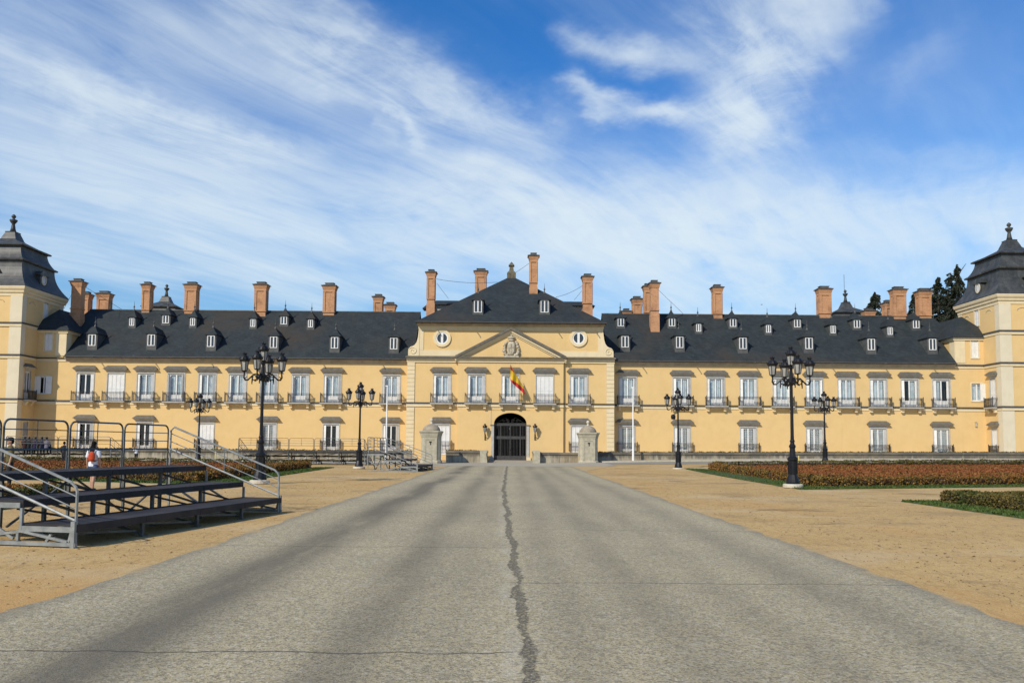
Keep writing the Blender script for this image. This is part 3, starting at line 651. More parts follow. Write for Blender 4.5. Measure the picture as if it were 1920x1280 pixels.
# attic storey with scrolled ends and round windows
b = MB(); b.box(-10.2, 10.2, YA, 108.5, 11.4, 14.9); attic = b.build("wall", M_OCHRE, P); attic["label"] = "attic storey above the pavilion cornice"
MB().box(-10.2, 10.2, YA - .06, YA - .003, 14.42, 14.86).build("frame_band", M_CREAM, P)
MB().box(-10.2, 10.2, YA - .06, YA - .003, 11.5, 12.15).build("frame_band", M_CREAM, P)
for s_ in (-1, 1):
    q = sorted((s_ * 9.75, s_ * 10.2)); MB().box(q[0], q[1], YA - .06, YA - .003, 12.16, 14.41).build("frame_band", M_CREAM, P)
    pts = [(10.2, 11.5), (11.45, 11.5), (11.45, 11.9), (11.42, 12.25), (11.2, 12.52), (10.95, 12.60), (10.72, 12.75), (10.52, 13.05), (10.40, 13.5), (10.34, 14.0), (10.30, 14.42), (10.36, 14.86), (10.2, 14.86)]
    pts = [(s_ * x, z) for x, z in pts]; pts = pts if s_ > 0 else pts[::-1]
    vol = MB().prism(pts, YA - .10, YA + 1.2).build("volute", M_CREAM, P)
    b = MB(); b.tube([(s_ * (10.93 + (.50 - .028 * k) * math.cos(k * .62 + .6)), YA - .12, 12.05 + (.46 - .026 * k) * math.sin(k * .62 + .6)) for k in range(16)], [.055 - .002 * k for k in range(16)], 6)
    b.build("scroll", M_CREAM, vol)
    ox, oz = at(829 if s_ < 0 else 1084.7, 634, YA)
    ow = MB(); n = 32
    def ring(b, r0, r1, y0, y1):
        for k in range(n):
            a, c2 = 2 * PI * k / n, 2 * PI * (k + 1) / n
            p = lambda r, t, y: (ox + r * math.cos(t), y, oz + r * math.sin(t))
            b.quad(p(r0, a, y0), p(r1, a, y0), p(r1, c2, y0), p(r0, c2, y0))
            b.quad(p(r1, a, y0), p(r1, a, y1), p(r1, c2, y1), p(r1, c2, y0)); b.quad(p(r0, a, y1), p(r0, a, y0), p(r0, c2, y0), p(r0, c2, y1))
    ring(ow, .68, .98, YA - .14, YA - .004); ow = ow.build("oculus", M_CREAM, P)
    f = MB(); ring(f, .55, .68, YA - .09, YA - .004); f.box(ox - .13, ox + .13, YA - .10, YA - .02, oz - .56, oz + .56); f.build("window_frame", M_WHITE, ow)
    g = MB(); g.v = [(ox + .56 * math.cos(2 * PI * k / n), YA - .02, oz + .56 * math.sin(2 * PI * k / n)) for k in range(n)]; g.face(range(n))
    g.build("pane", mat("dark_round_glass", (0.035, 0.04, 0.045), 0.12, spec=0.6), ow)
b = MB(); b.box(-10.35, 10.35, YA - .18, 108.6, 14.86, 15.02); b.box(-10.5, 10.5, YA - .34, 108.7, 15.02, 15.16); b.build("cornice", M_MOULD, P)
b = MB(); AYC, R = 98.5, 10.62
for k in range(1):
    pr = [(R, 15.16), (R, 15.24), (0.55, 22.3), (0.02, 22.35)]
b.square(pr, 0, AYC); b.build("roof", M_SLATE, P)["label"] = "pyramid slate roof of the central pavilion"
MB().tube([(-R, AYC - R - .05, 15.2), (R, AYC - R - .05, 15.2)], .08, 6).build("gutter", M_COURSE, P)
fz = at(957, 517, AYC)[1]
b = MB(); b.square([(.55, fz - .5), (.55, fz + .25), (.45, fz + .4), (.28, fz + .6), (.22, fz + 1.15), (.36, fz + 1.2), (.36, fz + 1.28), (.03, fz + 1.75)], 0, AYC)
b.build("finial", M_FIN, P)
# low slate-roofed block behind the pavilion roof
b = MB(); b.box(-10.0, 10.0, 99.5, 104.5, 14, 19.15); b.build("wall", M_TRIM, P)
b = MB(); b.frustum(-10.5, 10.5, 99.0, 105, 19.12, -9.6, 9.6, 101.4, 102.6, 20.05); b.build("roof", M_SLATE, P)
b = MB(); b.frustum(-11.0, -9.6, 98, 100, 18.45, -10.6, -9.6, 98.6, 99.4, 18.95); b.build("roof", M_SLATE, P)

# --- towers
def tower_roof(cx, cy, par, oculi=True):
    b = MB(); H = 4.35
    pr = [(H, 18.62), (H, 18.72)]
    for k in range(9):
        t_ = k / 8; pr.append((3.18 + (H - 3.18) * (1 - t_) ** 2.2, 18.75 + 2.95 * t_))
    b.square(pr, cx, cy); b.square([(3.42, 21.70), (3.46, 21.84), (3.30, 21.95)], cx, cy)
    pr = []
    for k in range(7):
        t_ = k / 6; pr.append((2.58 + (3.2 - 2.58) * (1 - t_) ** 2.0, 21.94 + 1.6 * t_))
    b.square(pr, cx, cy); b.square([(2.88, 23.52), (2.92, 23.66), (2.80, 23.74)], cx, cy); b.square([(2.8, 23.73), (1.9, 24.1), (0.95, 24.62), (0.85, 24.75)], cx, cy)
    r = b.build("tower_roof", M_TLEAD, par)
    b = MB(); b.square([(.85, 24.7), (.78, 24.95), (.62, 25.35), (.55, 25.55), (.58, 25.66), (.40, 25.72)], cx, cy); b.smooth = True
    b.lathe([(.34, 25.7), (.24, 26.1), (.20, 26.4), (.16, 26.62), (.30, 26.8), (.42, 27.02), (.40, 27.12), (.15, 27.2), (.12, 27.3), (.22, 27.4), (.25, 27.52), (.16, 27.68), (.03, 27.78)], 12, (cx, cy, 0))
    b.build("finial", M_TLEAD, r)
    return r
def oculus_dormer(par, cx, cy, dirx, diry):
    rot = math.atan2(diry, dirx) + PI / 2; b = MB(); n = 20
    arch = [(-.72, -.78), (.72, -.78)] + [(.72 * math.cos(PI * k / 10), .12 + .72 * math.sin(PI * k / 10)) for k in range(11)]
    b.prism(arch, -.5, 1.6); b.prism([(-.95, .42), (.95, .42), (.80, .62), (.35, .95), (-.35, .95), (-.80, .62)], -.62, 1.6)
    o = b.build("oculus_dormer", M_TLEAD, par, (cx, cy, 20.15), rot)
    r = MB()
    for k in range(n):
        a, c2 = 2 * PI * k / n, 2 * PI * (k + 1) / n; p = lambda rr, t, y: (rr * math.cos(t) * .85, y, rr * math.sin(t) * 1.1 - .05)
        r.quad(p(.38, a, -.56), p(.55, a, -.56), p(.55, c2, -.56), p(.38, c2, -.56)); r.quad(p(.55, a, -.56), p(.55, a, -.5), p(.55, c2, -.5), p(.55, c2, -.56))
    r.build("window_frame", M_PALE, o)
    g = MB(); g.v = [(.4 * math.cos(2 * PI * k / n) * .85, -.515, .4 * math.sin(2 * PI * k / n) * 1.1 - .05) for k in range(n)]; g.face(range(n)); g.build("pane", M_CURT, o)

SIDEWIN = {}
for sgn in (-1, 1):
    cx, cy, hw = sgn * (XT + 3.95), YT + 3.95, 3.95
    b = MB(); n_ = 'wall'
    # front, far and outer faces as boxes; the inner side with its window openings
    fx0, fx1 = sorted((sgn * XT, sgn * (XT + 7.9)))
    b.quad((fx0, YT, -.3), (fx1, YT, -.3), (fx1, YT, 18.0), (fx0, YT, 18.0)); b.quad((fx1, YT + 7.9, -.3), (fx0, YT + 7.9, -.3), (fx0, YT + 7.9, 18.0), (fx1, YT + 7.9, 18.0))
    ox_ = sgn * (XT + 7.9); b.quad((ox_, YT, -.3), (ox_, YT + 7.9, -.3), (ox_, YT + 7.9, 18.0), (ox_, YT, 18.0))
    b.build("wall", M_OCHRE, P)
    # inner side wall in local coordinates, x = along the wall
    wy = 88.52 if sgn < 0 else 88.42
    ty = 91.3 if sgn < 0 else 91.05
    b = MB(); loc = (sgn * XT, cy, 0)
    lx = lambda Y: (Y - cy) if sgn < 0 else (cy - Y)
    H = [(lx(wy) - .5, lx(wy) + .5, UZ0, UZ1), (lx(wy) - .5, lx(wy) + .5, LZ0, LZ1), (lx(ty) - .42, lx(ty) + .42, 15.75, 17.55)]
    wall_mb(b, -3.95, 3.95, -.3, 18.0, 0.0, H, .22); b.box(-3.8, 3.8, .6, .7, 0, 17.9)
    b.build("wall", M_OCHRE, P, loc, PI / 2 if sgn < 0 else -PI / 2)
    SIDEWIN[sgn] = (loc, PI / 2 if sgn < 0 else -PI / 2, lx(wy), lx(ty))
    # corner pilasters, courses, cornice
    for za, zb in ((0, 5.86), (6.33, 10.70), (11.14, 14.2), (14.66, 17.55)):
        q = sorted((sgn * (XT - .03), sgn * (XT + 1.28))); MB().box(q[0], q[1], YT - .06, YT - .003, za, zb).build("pilaster", M_PALE, P)
        q = sorted((sgn * (XT - .03), sgn * (XT - .003))); MB().box(q[0], q[1], YT - .003, YT + .72, za, zb).build("pilaster", M_PALE, P)
        if za > 11: MB().box(q[0], q[1], YT + 7.2, YT + 7.9, za, zb).build("pilaster", M_PALE, P)
    for z0, z1, z2 in ((5.86, 6.17, 6.33), (10.70, 10.98, 11.14), (14.2, 14.50, 14.66)):
        yend = YW - .16 if z0 < 14 else YT + 7.98
        for m_, e, a, c in ((M_CREAM, .075, z0, z1), (M_COURSE, .16, z1, z2)):
            q = sorted((sgn * (XT - e), sgn * (XT + 8.0))); MB().box(q[0], q[1], YT - e - .06, YT + .05, a, c).build("string_course", m_, P)
            q = sorted((sgn * (XT - e), sgn * (XT + .05))); MB().box(q[0], q[1], YT + .051, yend, a, c).build("string_course", m_, P)
    b = MB(); b.square([(hw + .06, 17.55), (hw + .08, 17.85), (hw + .2, 17.95), (hw + .22, 18.15), (hw + .34, 18.3), (hw + .40, 18.55), (hw + .40, 18.63)], cx, cy); b.build("cornice", M_CREAM, P)
    for Y_ in (88.7, 93.0):
        xw = sgn * (XT - .02); MB().tube([(xw, Y_ + .55 * math.cos(a_), 16.85 + .32 * math.sin(a_)) for a_ in [PI * q / 8 for q in range(9)]], .035, 5).build("blind_arch", M_MOULD, P)
    xw = sgn * (XT + 2.6); MB().tube([(xw + .6 * math.cos(a_), YT - .02, 16.85 + .32 * math.sin(a_)) for a_ in [PI * q / 8 for q in range(9)]], .035, 5).build("blind_arch", M_MOULD, P)
    tr = tower_roof(cx, cy, P)
    oculus_dormer(tr, sgn * (XT + .62), cy, -sgn, 0); oculus_dormer(tr, cx, YT + .62, 0, -1)
# identical towers at the far corners, seen over the ridge
for px, sgn in ((312, -1), (1585, 1)):
    cx = at(px, 560, 131)[0]
    MB().box(cx - 3.95, cx + 3.95, 127.05, 134.95, 0, 18.62).build("wall", M_CREAM, P); tower_roof(cx, 131, P)
cx = at(1583, 540, 131)[0]; MB().tube([(cx, 131, 27.6), (cx, 131, at(1583, 515, 131)[1])], .035, 5).build("lightning_rod", M_LEAD, P)
MB().box(-56, 56, 125.5, 127, 0, 11).build("wall", M_CREAM, P)
b = MB(); b.add([(-52, 124, 11.1), (52, 124, 11.1), (52, 131, 16.2), (-52, 131, 16.2), (52, 138, 11.1), (-52, 138, 11.1)], [(0, 1, 2, 3), (3, 2, 4, 5)]); b.build("roof", M_SLATE, P)

# ------------------------------------------------------------------ windows and balconies
WCACHE = {}
def part_mesh(key, fn):
    if key not in WCACHE: WCACHE[key] = fn()
    return WCACHE[key]
def curtain_mesh(w, h, amp, seed):
    b = MB(); rnd = random.Random(seed); n = 18; b.smooth = True
    ph = rnd.uniform(0, 6); ys_ = [amp * math.sin(i * 1.9 + ph + rnd.uniform(-.5, .5)) for i in range(n + 1)]
    for i in range(n):
        x0, x1 = -w + 2 * w * i / n, -w + 2 * w * (i + 1) / n
        b.quad((x0, ys_[i], 0), (x1, ys_[i + 1], 0), (x1, ys_[i + 1], h), (x0, ys_[i], h))
    return b.mesh("curtain", M_CURT)
def window(loc, rz, W, z0, z1, variant, hood=True, label=None, closed_m=None):
    """loc = centre of the opening on the wall plane (z = 0); local y points inwards"""
    H = z1 - z0; cw = min(W - .06, .64) if W > .7 else W - .08
    def frame():
        b = MB(); y0, y1 = .10, .17
        b.box(-W, W, y0, y1, H - .10, H); b.box(-W, -W + .05, y0, y1, 0, H - .10); b.box(W - .05, W, y0, y1, 0, H - .10)
        if variant != 'closed':
            b.box(-cw - .06, -cw, y0 - .01, y1, 0, H - .10); b.box(cw, cw + .06, y0 - .01, y1, 0, H - .10)
            b.box(-.065, .065, y0 - .03, y1 - .002, 0, H - .10)
            pb = .78 if H > 2.2 else .12
            b.box(-cw, -.065, y0, y1, 0, pb); b.box(.065, cw, y0, y1, 0, pb); b.box(-cw, -.065, y0, y1, H - .17, H - .10); b.box(.065, cw, y0, y1, H - .17, H - .10)
            if cw + .06 < W - .06: b.box(-W + .05, -cw - .06, y0 + .02, y1 - .01, 0, H - .1); b.box(cw + .06, W - .05, y0 + .02, y1 - .01, 0, H - .1)
        return b.mesh("window", M_WHITE)
    key = (round(W, 2), round(z0, 2), round(z1, 2), variant == 'closed')
    o = link("window", part_mesh(('f',) + key, frame), P, (loc[0], loc[1], z0), rz)
    if label: o['label'] = label
    def surround():
        b = MB(); e = .11
        b.box(-W - e, -W, -.05, .02, 0, H); b.box(W, W + e, -.05, .02, 0, H); b.box(-W - e, W + e, -.05, .02, H, H + (.30 if hood else .11))
        if not hood: b.box(-W - e, W + e, -.07, .02, -.10, 0)
        return b.mesh("surround", M_TRIM if hood else M_CREAM)
    link("surround", part_mesh(('s', hood) + key, surround), o)
    if hood:
        hb = H + .30
        link("cornice", part_mesh(('c',) + key, lambda: MB().frustum(-W - .22, W + .22, -.20, .0, hb, -W - .38, W + .38, -.36, .0, hb + .17).mesh("cornice", M_TRIM)), o)
        link("hood", part_mesh(('h',) + key, lambda: MB().frustum(-W - .44, W + .44, -.42, .0, hb + .172, -W - .42, W + .42, -.41, .0, hb + .22).frustum(-W - .42, W + .42, -.41, .0, hb + .221, -W - .08, W + .08, -.05, .0, hb + .56).mesh("hood", M_HOOD)), o)
    if variant == 'closed':
        m_ = closed_m or M_SHUT
        def leaf(x0, x1):
            b = MB(); b.box(x0 + .008, x1 - .008, .04, .08, .02, H - .11)
            b.box(x0 + .008, x0 + .05, .02, .04, .02, H - .11); b.box(x1 - .05, x1 - .008, .02, .04, .02, H - .11)
            for zz in (.02, H * .45, H - .19): b.box(x0 + .05, x1 - .05, .02, .04, zz, zz + .08)
            return b.mesh("shutter", m_)
        k = 4 if W > .7 else 2
        for i in range(k):
            x0, x1 = -W + 2 * W * i / k, -W + 2 * W * (i + 1) / k
            link("shutter", part_mesh(('sh', i, m_.name) + key, lambda: leaf(x0, x1)), o)
        return o
    pb = .78 if H > 2.2 else .12
    for s_ in (-1, 1):
        def pane():
            q = sorted((s_ * .065, s_ * cw)); b = MB(); b.quad((q[0], .14, pb), (q[1], .14, pb), (q[1], .14, H - .17), (q[0], .14, H - .17)); return b.mesh("pane", M_PANE)
        link("pane", part_mesh(('p', s_) + key, pane), o)
        if variant == 'lattice':
            def lat():
                q = sorted((s_ * .065, s_ * cw)); b = MB(); n = 3
                for i in range(1, n): x = q[0] + (q[1] - q[0]) * i / n; b.box(x - .015, x + .015, .105, .135, pb, H - .17)
                for i in range(1, 9): z = pb + (H - .17 - pb) * i / 9; b.box(q[0], q[1], .105, .135, z - .015, z + .015)
                return b.mesh("glazing_bar", M_TRIM)
            link("glazing_bar", part_mesh(('l', s_) + key, lat), o)
    if variant in ('curtain', 'lattice', 'half'):
        sd = random.randrange(4); cwid = cw if variant != 'half' else cw * .42
        c = link("curtain", part_mesh(('cu', sd, variant == 'half') + key, lambda: curtain_mesh(cwid, H - .2, .045, sd)), o, (0 if variant != 'half' else random.choice((-1, 1)) * cw * .55, .215, .05))
    if W > .7:
        for s_ in (-1, 1):
            def shut():
                b = MB(); wd = .31
                b.box(0, wd, -.02, .02, .02, H - .12)
                for zz in (.02, H * .33, H * .62, H - .24): b.box(.03, wd - .03, -.035, -.02, zz, zz + .06)
                b.box(0, .04, -.035, -.02, .02, H - .12); b.box(wd - .04, wd, -.035, -.02, .02, H - .12)
                return b.mesh("shutter", M_SHUT)
            c = link("shutter", part_mesh(('sh',) + key, shut), o, (s_ * (W - .02), .04, 0))
            ang = math.radians(random.choice((8, 15, 25, 40, 62)))
            # hinge at the jamb; the leaf swings outwards from the flat position
            c.rotation_euler = (0, 0, PI + ang if s_ > 0 else -ang)
    return o
def railing_mesh(W, D, z0, H, nb):
    b = MB()
    for zz in (z0 + .05, z0 + H - .02, z0 + H - .16):
        b.box(-W, W, -D - .018, -D + .018, zz - .018, zz + .018)
        for s_ in (-1, 1): q = sorted((s_ * W - .018, s_ * W + .018)); b.box(q[0], q[1], -D + .018, 0, zz - .018, zz + .018)
    for i in range(nb + 1):
        x = -W + 2 * W * i / nb; b.box(x - .013, x + .013, -D - .013, -D + .013, z0 + .02, z0 + H)
    for s_ in (-1, 1):
        for k in range(1, 4): y = -D * k / 4; b.box(s_ * W - .013, s_ * W + .013, y - .013, y + .013, z0 + .02, z0 + H)
        b.box(s_ * W - .03, s_ * W + .03, -D - .03, -D + .03, z0, z0 + H + .12)
    return b.mesh("railing", M_IRON)
def balcony(loc, rz, W=1.2, lower=False):
    key = (W, lower)
    if lower:
        o = link("balcony", part_mesh(('br',) + key, lambda: railing_mesh(W, .32, 1.08, .96, 14)), P, (loc[0], loc[1], 0), rz); return o
    o = link("balcony", part_mesh(('bs',) + key, lambda: MB().frustum(-W, W, -.58, -.005, 6.04, -W - .06, W + .06, -.66, -.005, 6.12).box(-W - .06, W + .06, -.66, -.005, 6.12, 6.24).mesh("balcony", M_TRIM)), P, (loc[0], loc[1], 0), rz)
    link("railing", part_mesh(('br',) + key, lambda: railing_mesh(W, .60, 6.25, 1.02, 15)), o)
    bm_ = part_mesh(('bk',), lambda: MB().prism([(-.14, 0), (.14, 0), (.14, .4), (-.14, .4)], -.30, -.005).frustum(-.14, .14, -.30, -.28, .15, -.14, .14, -.5, -.28, .4).mesh("bracket", M_CREAM))
    for s_ in (-1, 1): link("bracket", bm_, o, (s_ * (W - .26), 0, 5.64))
    return o
VU_L = ['dark', 'closed', 'curtain', 'curtain', 'curtain', 'curtain', 'curtain', 'curtain', 'curtain', 'curtain']
VU_R = ['curtain'] * 8 + ['half', 'half']
for x, vv in zip(up_l + up_r, VU_L + VU_R):
    window((x, YW), 0, UW, UZ0, UZ1, vv, label="window with its white shutters closed" if vv == 'closed' else None); balcony((x, YW, 0), 0)
for x, vv in zip(up_p, ['curtain', 'curtain', 'curtain', 'closed', 'curtain']):
    y = YP if abs(x) > 5.85 else YC
    window((x, y), 0, UW, UZ0, UZ1, vv, label="window with its white shutters closed" if vv == 'closed' else None); balcony((x, y, 0), 0)
for x, vv in zip(lo_l + lo_r, ['dark', 'dark', 'closed', 'lattice', 'dark', 'dark'] + ['lattice'] * 6):
    window((x, YW), 0, LW, LZ0, LZ1, vv, label="window with its white shutters closed" if vv == 'closed' else None); balcony((x, YW), 0, 1.14, True)
for x in lo_p:
    window((x, YP), 0, LW, LZ0, LZ1, 'closed', label="window with its white shutters closed"); balcony((x, YP), 0, 1.14, True)
window((SIDE_L, YW), 0, .62, 7.02, 9.02, 'dark', hood=False); window((SIDE_R, YW), 0, .62, 7.02, 9.02, 'curtain', hood=False)
for s_, xx, zz0, zz1 in ((-1, SIDE_L, 6.98, 9.02), (1, SIDE_L, 6.98, 9.02), (1, SIDE_R + .75, 6.98, 9.02)):
    pass
for x0, x1 in ((SIDE_L - .98, SIDE_L - .28), (SIDE_L + .28, SIDE_L + .98), (SIDE_R + .30, SIDE_R + 1.05)):
    MB().box(x0, x1, YW - .12, YW - .08, 7.04, 9.0).build("shutter", M_SHUT, P)
for x in (LNK_L, LNK_R): window((x, YW), 0, .42, 11.9, 13.9, 'closed', hood=False)
for sgn in (-1, 1):
    loc, rz, wl, tl = SIDEWIN[sgn]
    def wpos(l): return (loc[0], loc[1] + (l if sgn < 0 else -l))
    window(wpos(wl), rz, .5, UZ0, UZ1, 'dark' if sgn < 0 else 'closed'); balcony((*wpos(wl), 0), rz, .78)
    window(wpos(wl), rz, .5, LZ0, LZ1, 'closed', hood=(sgn > 0), closed_m=M_GSHUT if sgn < 0 else None)
    if sgn > 0: balcony((*wpos(wl), 0), rz, .7, True)
    window(wpos(tl), rz, .42, 15.75, 17.55, 'closed', hood=False)
x_, z_ = at(1829.5, 795, YW); MB().box(x_ - .1, x_ + .1, YW - .14, YW - .004, z_ - .28, z_ + .22).frustum(x_ - .14, x_ + .14, YW - .2, YW - .004, z_ + .22, x_ - .08, x_ + .08, YW - .12, YW - .004, z_ + .3).build("junction_box", M_MOULD, P)
# drain spouts under the eaves
spm = MB().tube([(0, 0, 0), (0, -.45, -.03), (0, -.62, -.10)], [.06, .05, .06], 6).mesh("drain_spout", M_COURSE)
for px in (178, 280, 386, 490, 597, 709, 1199, 1302, 1414, 1558, 1658, 1749): link("drain_spout", spm, P, (at(px, 676, 89.4)[0], 89.4, 11.14))
for px in (810, 882, 1036, 1108): link("drain_spout", spm, P, (at(px, 608, 87.9)[0], 87.9, 15.14))

# ------------------------------------------------------------------ dormers
RSL = (RZ - 11.22) / (RY - 89.5)
def roof_y(px, py):                                   # where the sight line meets the wing's front slope
    lo, hi = 89.5, 99.0
    for _ in range(40):
        mid = (lo + hi) / 2
        if at(px, py, mid)[1] > 11.22 + RSL * (mid - 89.5): lo = mid
        else: hi = mid
    return lo
def dormer_meshes(w, h, slope, wh):
    d = h / slope + .5; hw = w / 2; e = hw + .13
    wall = MB(); wall.box(-hw, hw, 0, d, -.35, h)
    rf = MB(); oh = .16; zb = h; zt = h + .95; dd = zt / slope + .5
    vs = [(-e, -oh, zb), (e, -oh, zb), (e, dd, zb), (-e, dd, zb), (-e * .52, -oh + e * .48, zb + .36), (e * .52, -oh + e * .48, zb + .36), (0, -oh + e, zt), (0, dd, zt - .30), (e * .52, dd, zb + .28), (-e * .52, dd, zb + .28)]
    rf.add(vs, [(0, 1, 5, 4), (4, 5, 6), (1, 2, 8, 5), (5, 8, 7, 6), (3, 0, 4, 9), (9, 4, 6, 7), (3, 2, 1, 0)])
    rf.box(-e, e, -oh, dd, zb - .06, zb - .001)
    fin = MB(); fin.lathe([(.15, -.14), (.09, .04), (.05, .12), (.05, .24), (.12, .33), (.06, .42), (.028, .55), (.012, 1.0)], 6, (0, -oh + e, zt))
    fr = MB(); ww = w / 2 - .16; z0, z1 = wh
    fr.box(-ww, ww, -.05, -.002, z0, z0 + .07); fr.box(-ww, ww, -.05, -.002, z1 - .07, z1); fr.box(-ww, -ww + .08, -.05, -.002, z0 + .07, z1 - .07); fr.box(ww - .08, ww, -.05, -.002, z0 + .07, z1 - .07); fr.box(-.065, .065, -.055, -.002, z0 + .07, z1 - .07)
    pn = [MB().quad((a, -.012, z0 + .07), (c, -.012, z0 + .07), (c, -.012, z1 - .07), (a, -.012, z1 - .07)) for a, c in ((-ww + .08, -.065), (.065, ww - .08))]
    return (wall.mesh("dormer", M_LEAD), rf.mesh("dormer_roof", M_SLATE), fin.mesh("finial", M_LEAD), fr.mesh("window_frame", M_WHITE), [p.mesh("pane", M_DPANE) for p in pn])
M_DPANE = mat("dormer_glass", (0.035, 0.04, 0.045), 0.1, spec=0.6)
DKIND = {'big': dormer_meshes(1.14, 1.92, RSL, (.48, 1.78)), 'mid': dormer_meshes(1.06, 1.30, RSL, (.25, 1.20)), 'small': dormer_meshes(.88, 1.32, RSL, (.28, 1.20)), 'pav': dormer_meshes(1.2, 1.72, .66, (.25, 1.65))}
def dormer(kind, x, y, z):
    wl, rf, fn, fr, pn = DKIND[kind]
    o = link("dormer", wl, P, (x, y, z))
    link("dormer_roof", rf, o); link("finial", fn, o); link("window_frame", fr, o)
    for p in pn: link("pane", p, o)
D = [('big', 172, 656), ('big', 283, 656), ('big', 395, 658), ('big', 512.5, 660), ('big', 627, 661), ('big', 738, 662.5),
     ('small', 247, 615), ('small', 361, 615), ('small', 474, 617), ('small', 582, 618), ('mid', 310.5, 610), ('mid', 532, 612),
     ('big', 1172, 659), ('big', 1274.5, 660), ('big', 1393, 662), ('big', 1517, 662), ('big', 1634, 664), ('big', 1749, 664),
     ('mid', 1164, 615.5), ('mid', 1260, 615.5), ('mid', 1374.5, 616.5), ('mid', 1495, 617.5), ('mid', 1607, 618.5), ('mid', 1718, 619),
     ('small', 1310, 626), ('small', 1441, 628), ('small', 1562, 629), ('small', 1669, 632)]
for k, px, py in D:
    y = roof_y(px, py); x, z = at(px, py, y); dormer(k, x, y, z)
for px in (896, 1021):
    lo = 88.2
    for i in range(400):
        lo += .02
        if at(px, 590, lo)[1] <= 15.24 + (lo - (AYC - R)) * (22.3 - 15.24) / (R - .55): break
    x, z = at(px, 590, lo); dormer('pav', x, lo, z)

# ------------------------------------------------------------------ chimneys
def chimney(px, top, y, zb, wpx, panel=True):
    x, zt = at(px, top, y); w_ = wpx * y / F_PX; hw = w_ / 2; hd = min(hw, .55) if hw > .55 else hw
    if wpx < 18: hd = hw
    capz = zt - .42
    sh = MB(); sh.box(x - hw * .84, x + hw * .84, y - hd * .84, y + hd * .84, zb, capz - .55)
    H = capz - .55 - zb
    vis = min(H, 3.9)
    z2 = capz - .55 - min(2.6, vis * .72)
    if panel:                                        # brick piers and bands proud of the sunk panel
        for s_ in (-1, 1):
            q = sorted((x + s_ * hw * .86, x + s_ * hw * .52)); sh.box(q[0], q[1], y - hd * .84 - .07, y - hd * .84 - .001, z2, capz - .75)
            q = sorted((y + s_ * hd * .86, y + s_ * hd * .52))
            for sx in (-1, 1): e = sorted((x + sx * hw * .842, x + sx * (hw * .84 + .06))); sh.box(e[0], e[1], q[0], q[1], z2, capz - .75)
        sh.box(x - hw * .9, x + hw * .9, y - hd * .84 - .09, y + hd * .9, capz - .75, capz - .55)
    sh.box(x - hw * .92, x + hw * .92, y - hd * .84 - .10, y + hd * .92, z2 - .12, z2)
    sh.box(x - hw * .92, x + hw * .92, y - hd * .84 - .10, y + hd * .92, zb - .2, max(zb, z2 - .62))
    o = sh.build("chimney", M_BRICK, P)
    cb = MB()
    for k in range(5):
        e = .90 + .055 * k; f = .04 + .03 * k; cb.box(x - hw * .86 - f, x + hw * .86 + f, y - hd * .86 - f, y + hd * .86 + f, capz - .55 + .11 * k, capz - .55 + .11 * k + .109)
    cb.build("corbel", M_BRICK, o)
    cp = MB(); f = .26; cp.box(x - hw * .86 - f, x + hw * .86 + f, y - hd * .86 - f, y + hd * .86 + f, capz + .001, capz + .07)
    cp.frustum(x - hw * .86 - f + .03, x + hw * .86 + f - .03, y - hd * .86 - f + .03, y + hd * .86 + f - .03, capz + .071, x - hw * .74, x + hw * .74, y - hd * .74, y + hd * .74, capz + .19)
    cp.box(x - hw * .62, x + hw * .62, y - hd * .62, y + hd * .62, capz + .19, zt - .06); cp.box(x - hw * .70, x + hw * .70, y - hd * .70, y + hd * .70, zt - .06, zt)
    cp.build("chimney_cap", M_LEAD, o)
    return x, zt
BACK = [(163, 547, 17), (197, 546, 26), (710, 552, 19), (732, 567, 21), (1194, 556, 20), (1174, 579, 16), (1628, 578, 21), (1664, 563, 18)]
for px, tp, wp in BACK: chimney(px, tp, 104.0, 11.0, wp)
chimney(1213.5, 532, 97.5, 15.0, 15)
for px, tp, bs, wp in ((148, 523, 616, 22), (278, 529, 587, 17), (361, 529, 589, 25), (491, 529, 593, 25), (619, 531, 592, 25),
                       (1226.5, 526, 622, 18), (1344, 534, 597, 19), (1544, 537, 593, 26), (1683, 538, 599, 27), (1730.5, 541, 597, 26)):
    y = min(roof_y(px, bs), RY - .3) + .55; chimney(px, tp, y, at(px, bs, y)[1] - .55, wp, panel=(px not in (148, 1226.5)))
for px, tp, y, zb, wp in ((809, 506, 96.0, 14.5, 17), (902, 504, 101.5, 17.0, 24), (1000.5, 475, 94.7, 18.4, 17), (1101.5, 514, 96.0, 14.5, 20)):
    chimney(px, tp, y, zb, wp)
def wire(p, q, sag=0.0):
    p, q = Vector(p), Vector(q); pts = [p.lerp(q, i / 8) - Vector((0, 0, sag * 4 * (i / 8) * (1 - i / 8))) for i in range(9)]
    MB().tube(pts, .022, 4).build("guy_wire", M_COURSE, P)
def w3(px, py, y): a = at(px, py, y); return (a[0], y, a[1])
for a in ((w3(818, 523, 96), w3(933, 529, 98), .25), (w3(819, 531, 96), w3(841, 560, 99.5), 0), (w3(963, 513, 98.5), w3(994, 492, 94.7), .05), (w3(1042, 557, 98), w3(1093, 535, 96), .2),
          (w3(1077, 562, 99.2), w3(1091, 545, 96), 0), (w3(1234, 543, 92.6), w3(1281, 588, 96.4), 0), (w3(138, 545, 92), w3(116, 586, 93), 0), (w3(160, 538, 92), w3(230, 581, 97), 0), (w3(1204, 577, 104), w3(1208, 545, 97.5), 0)): wire(*a)
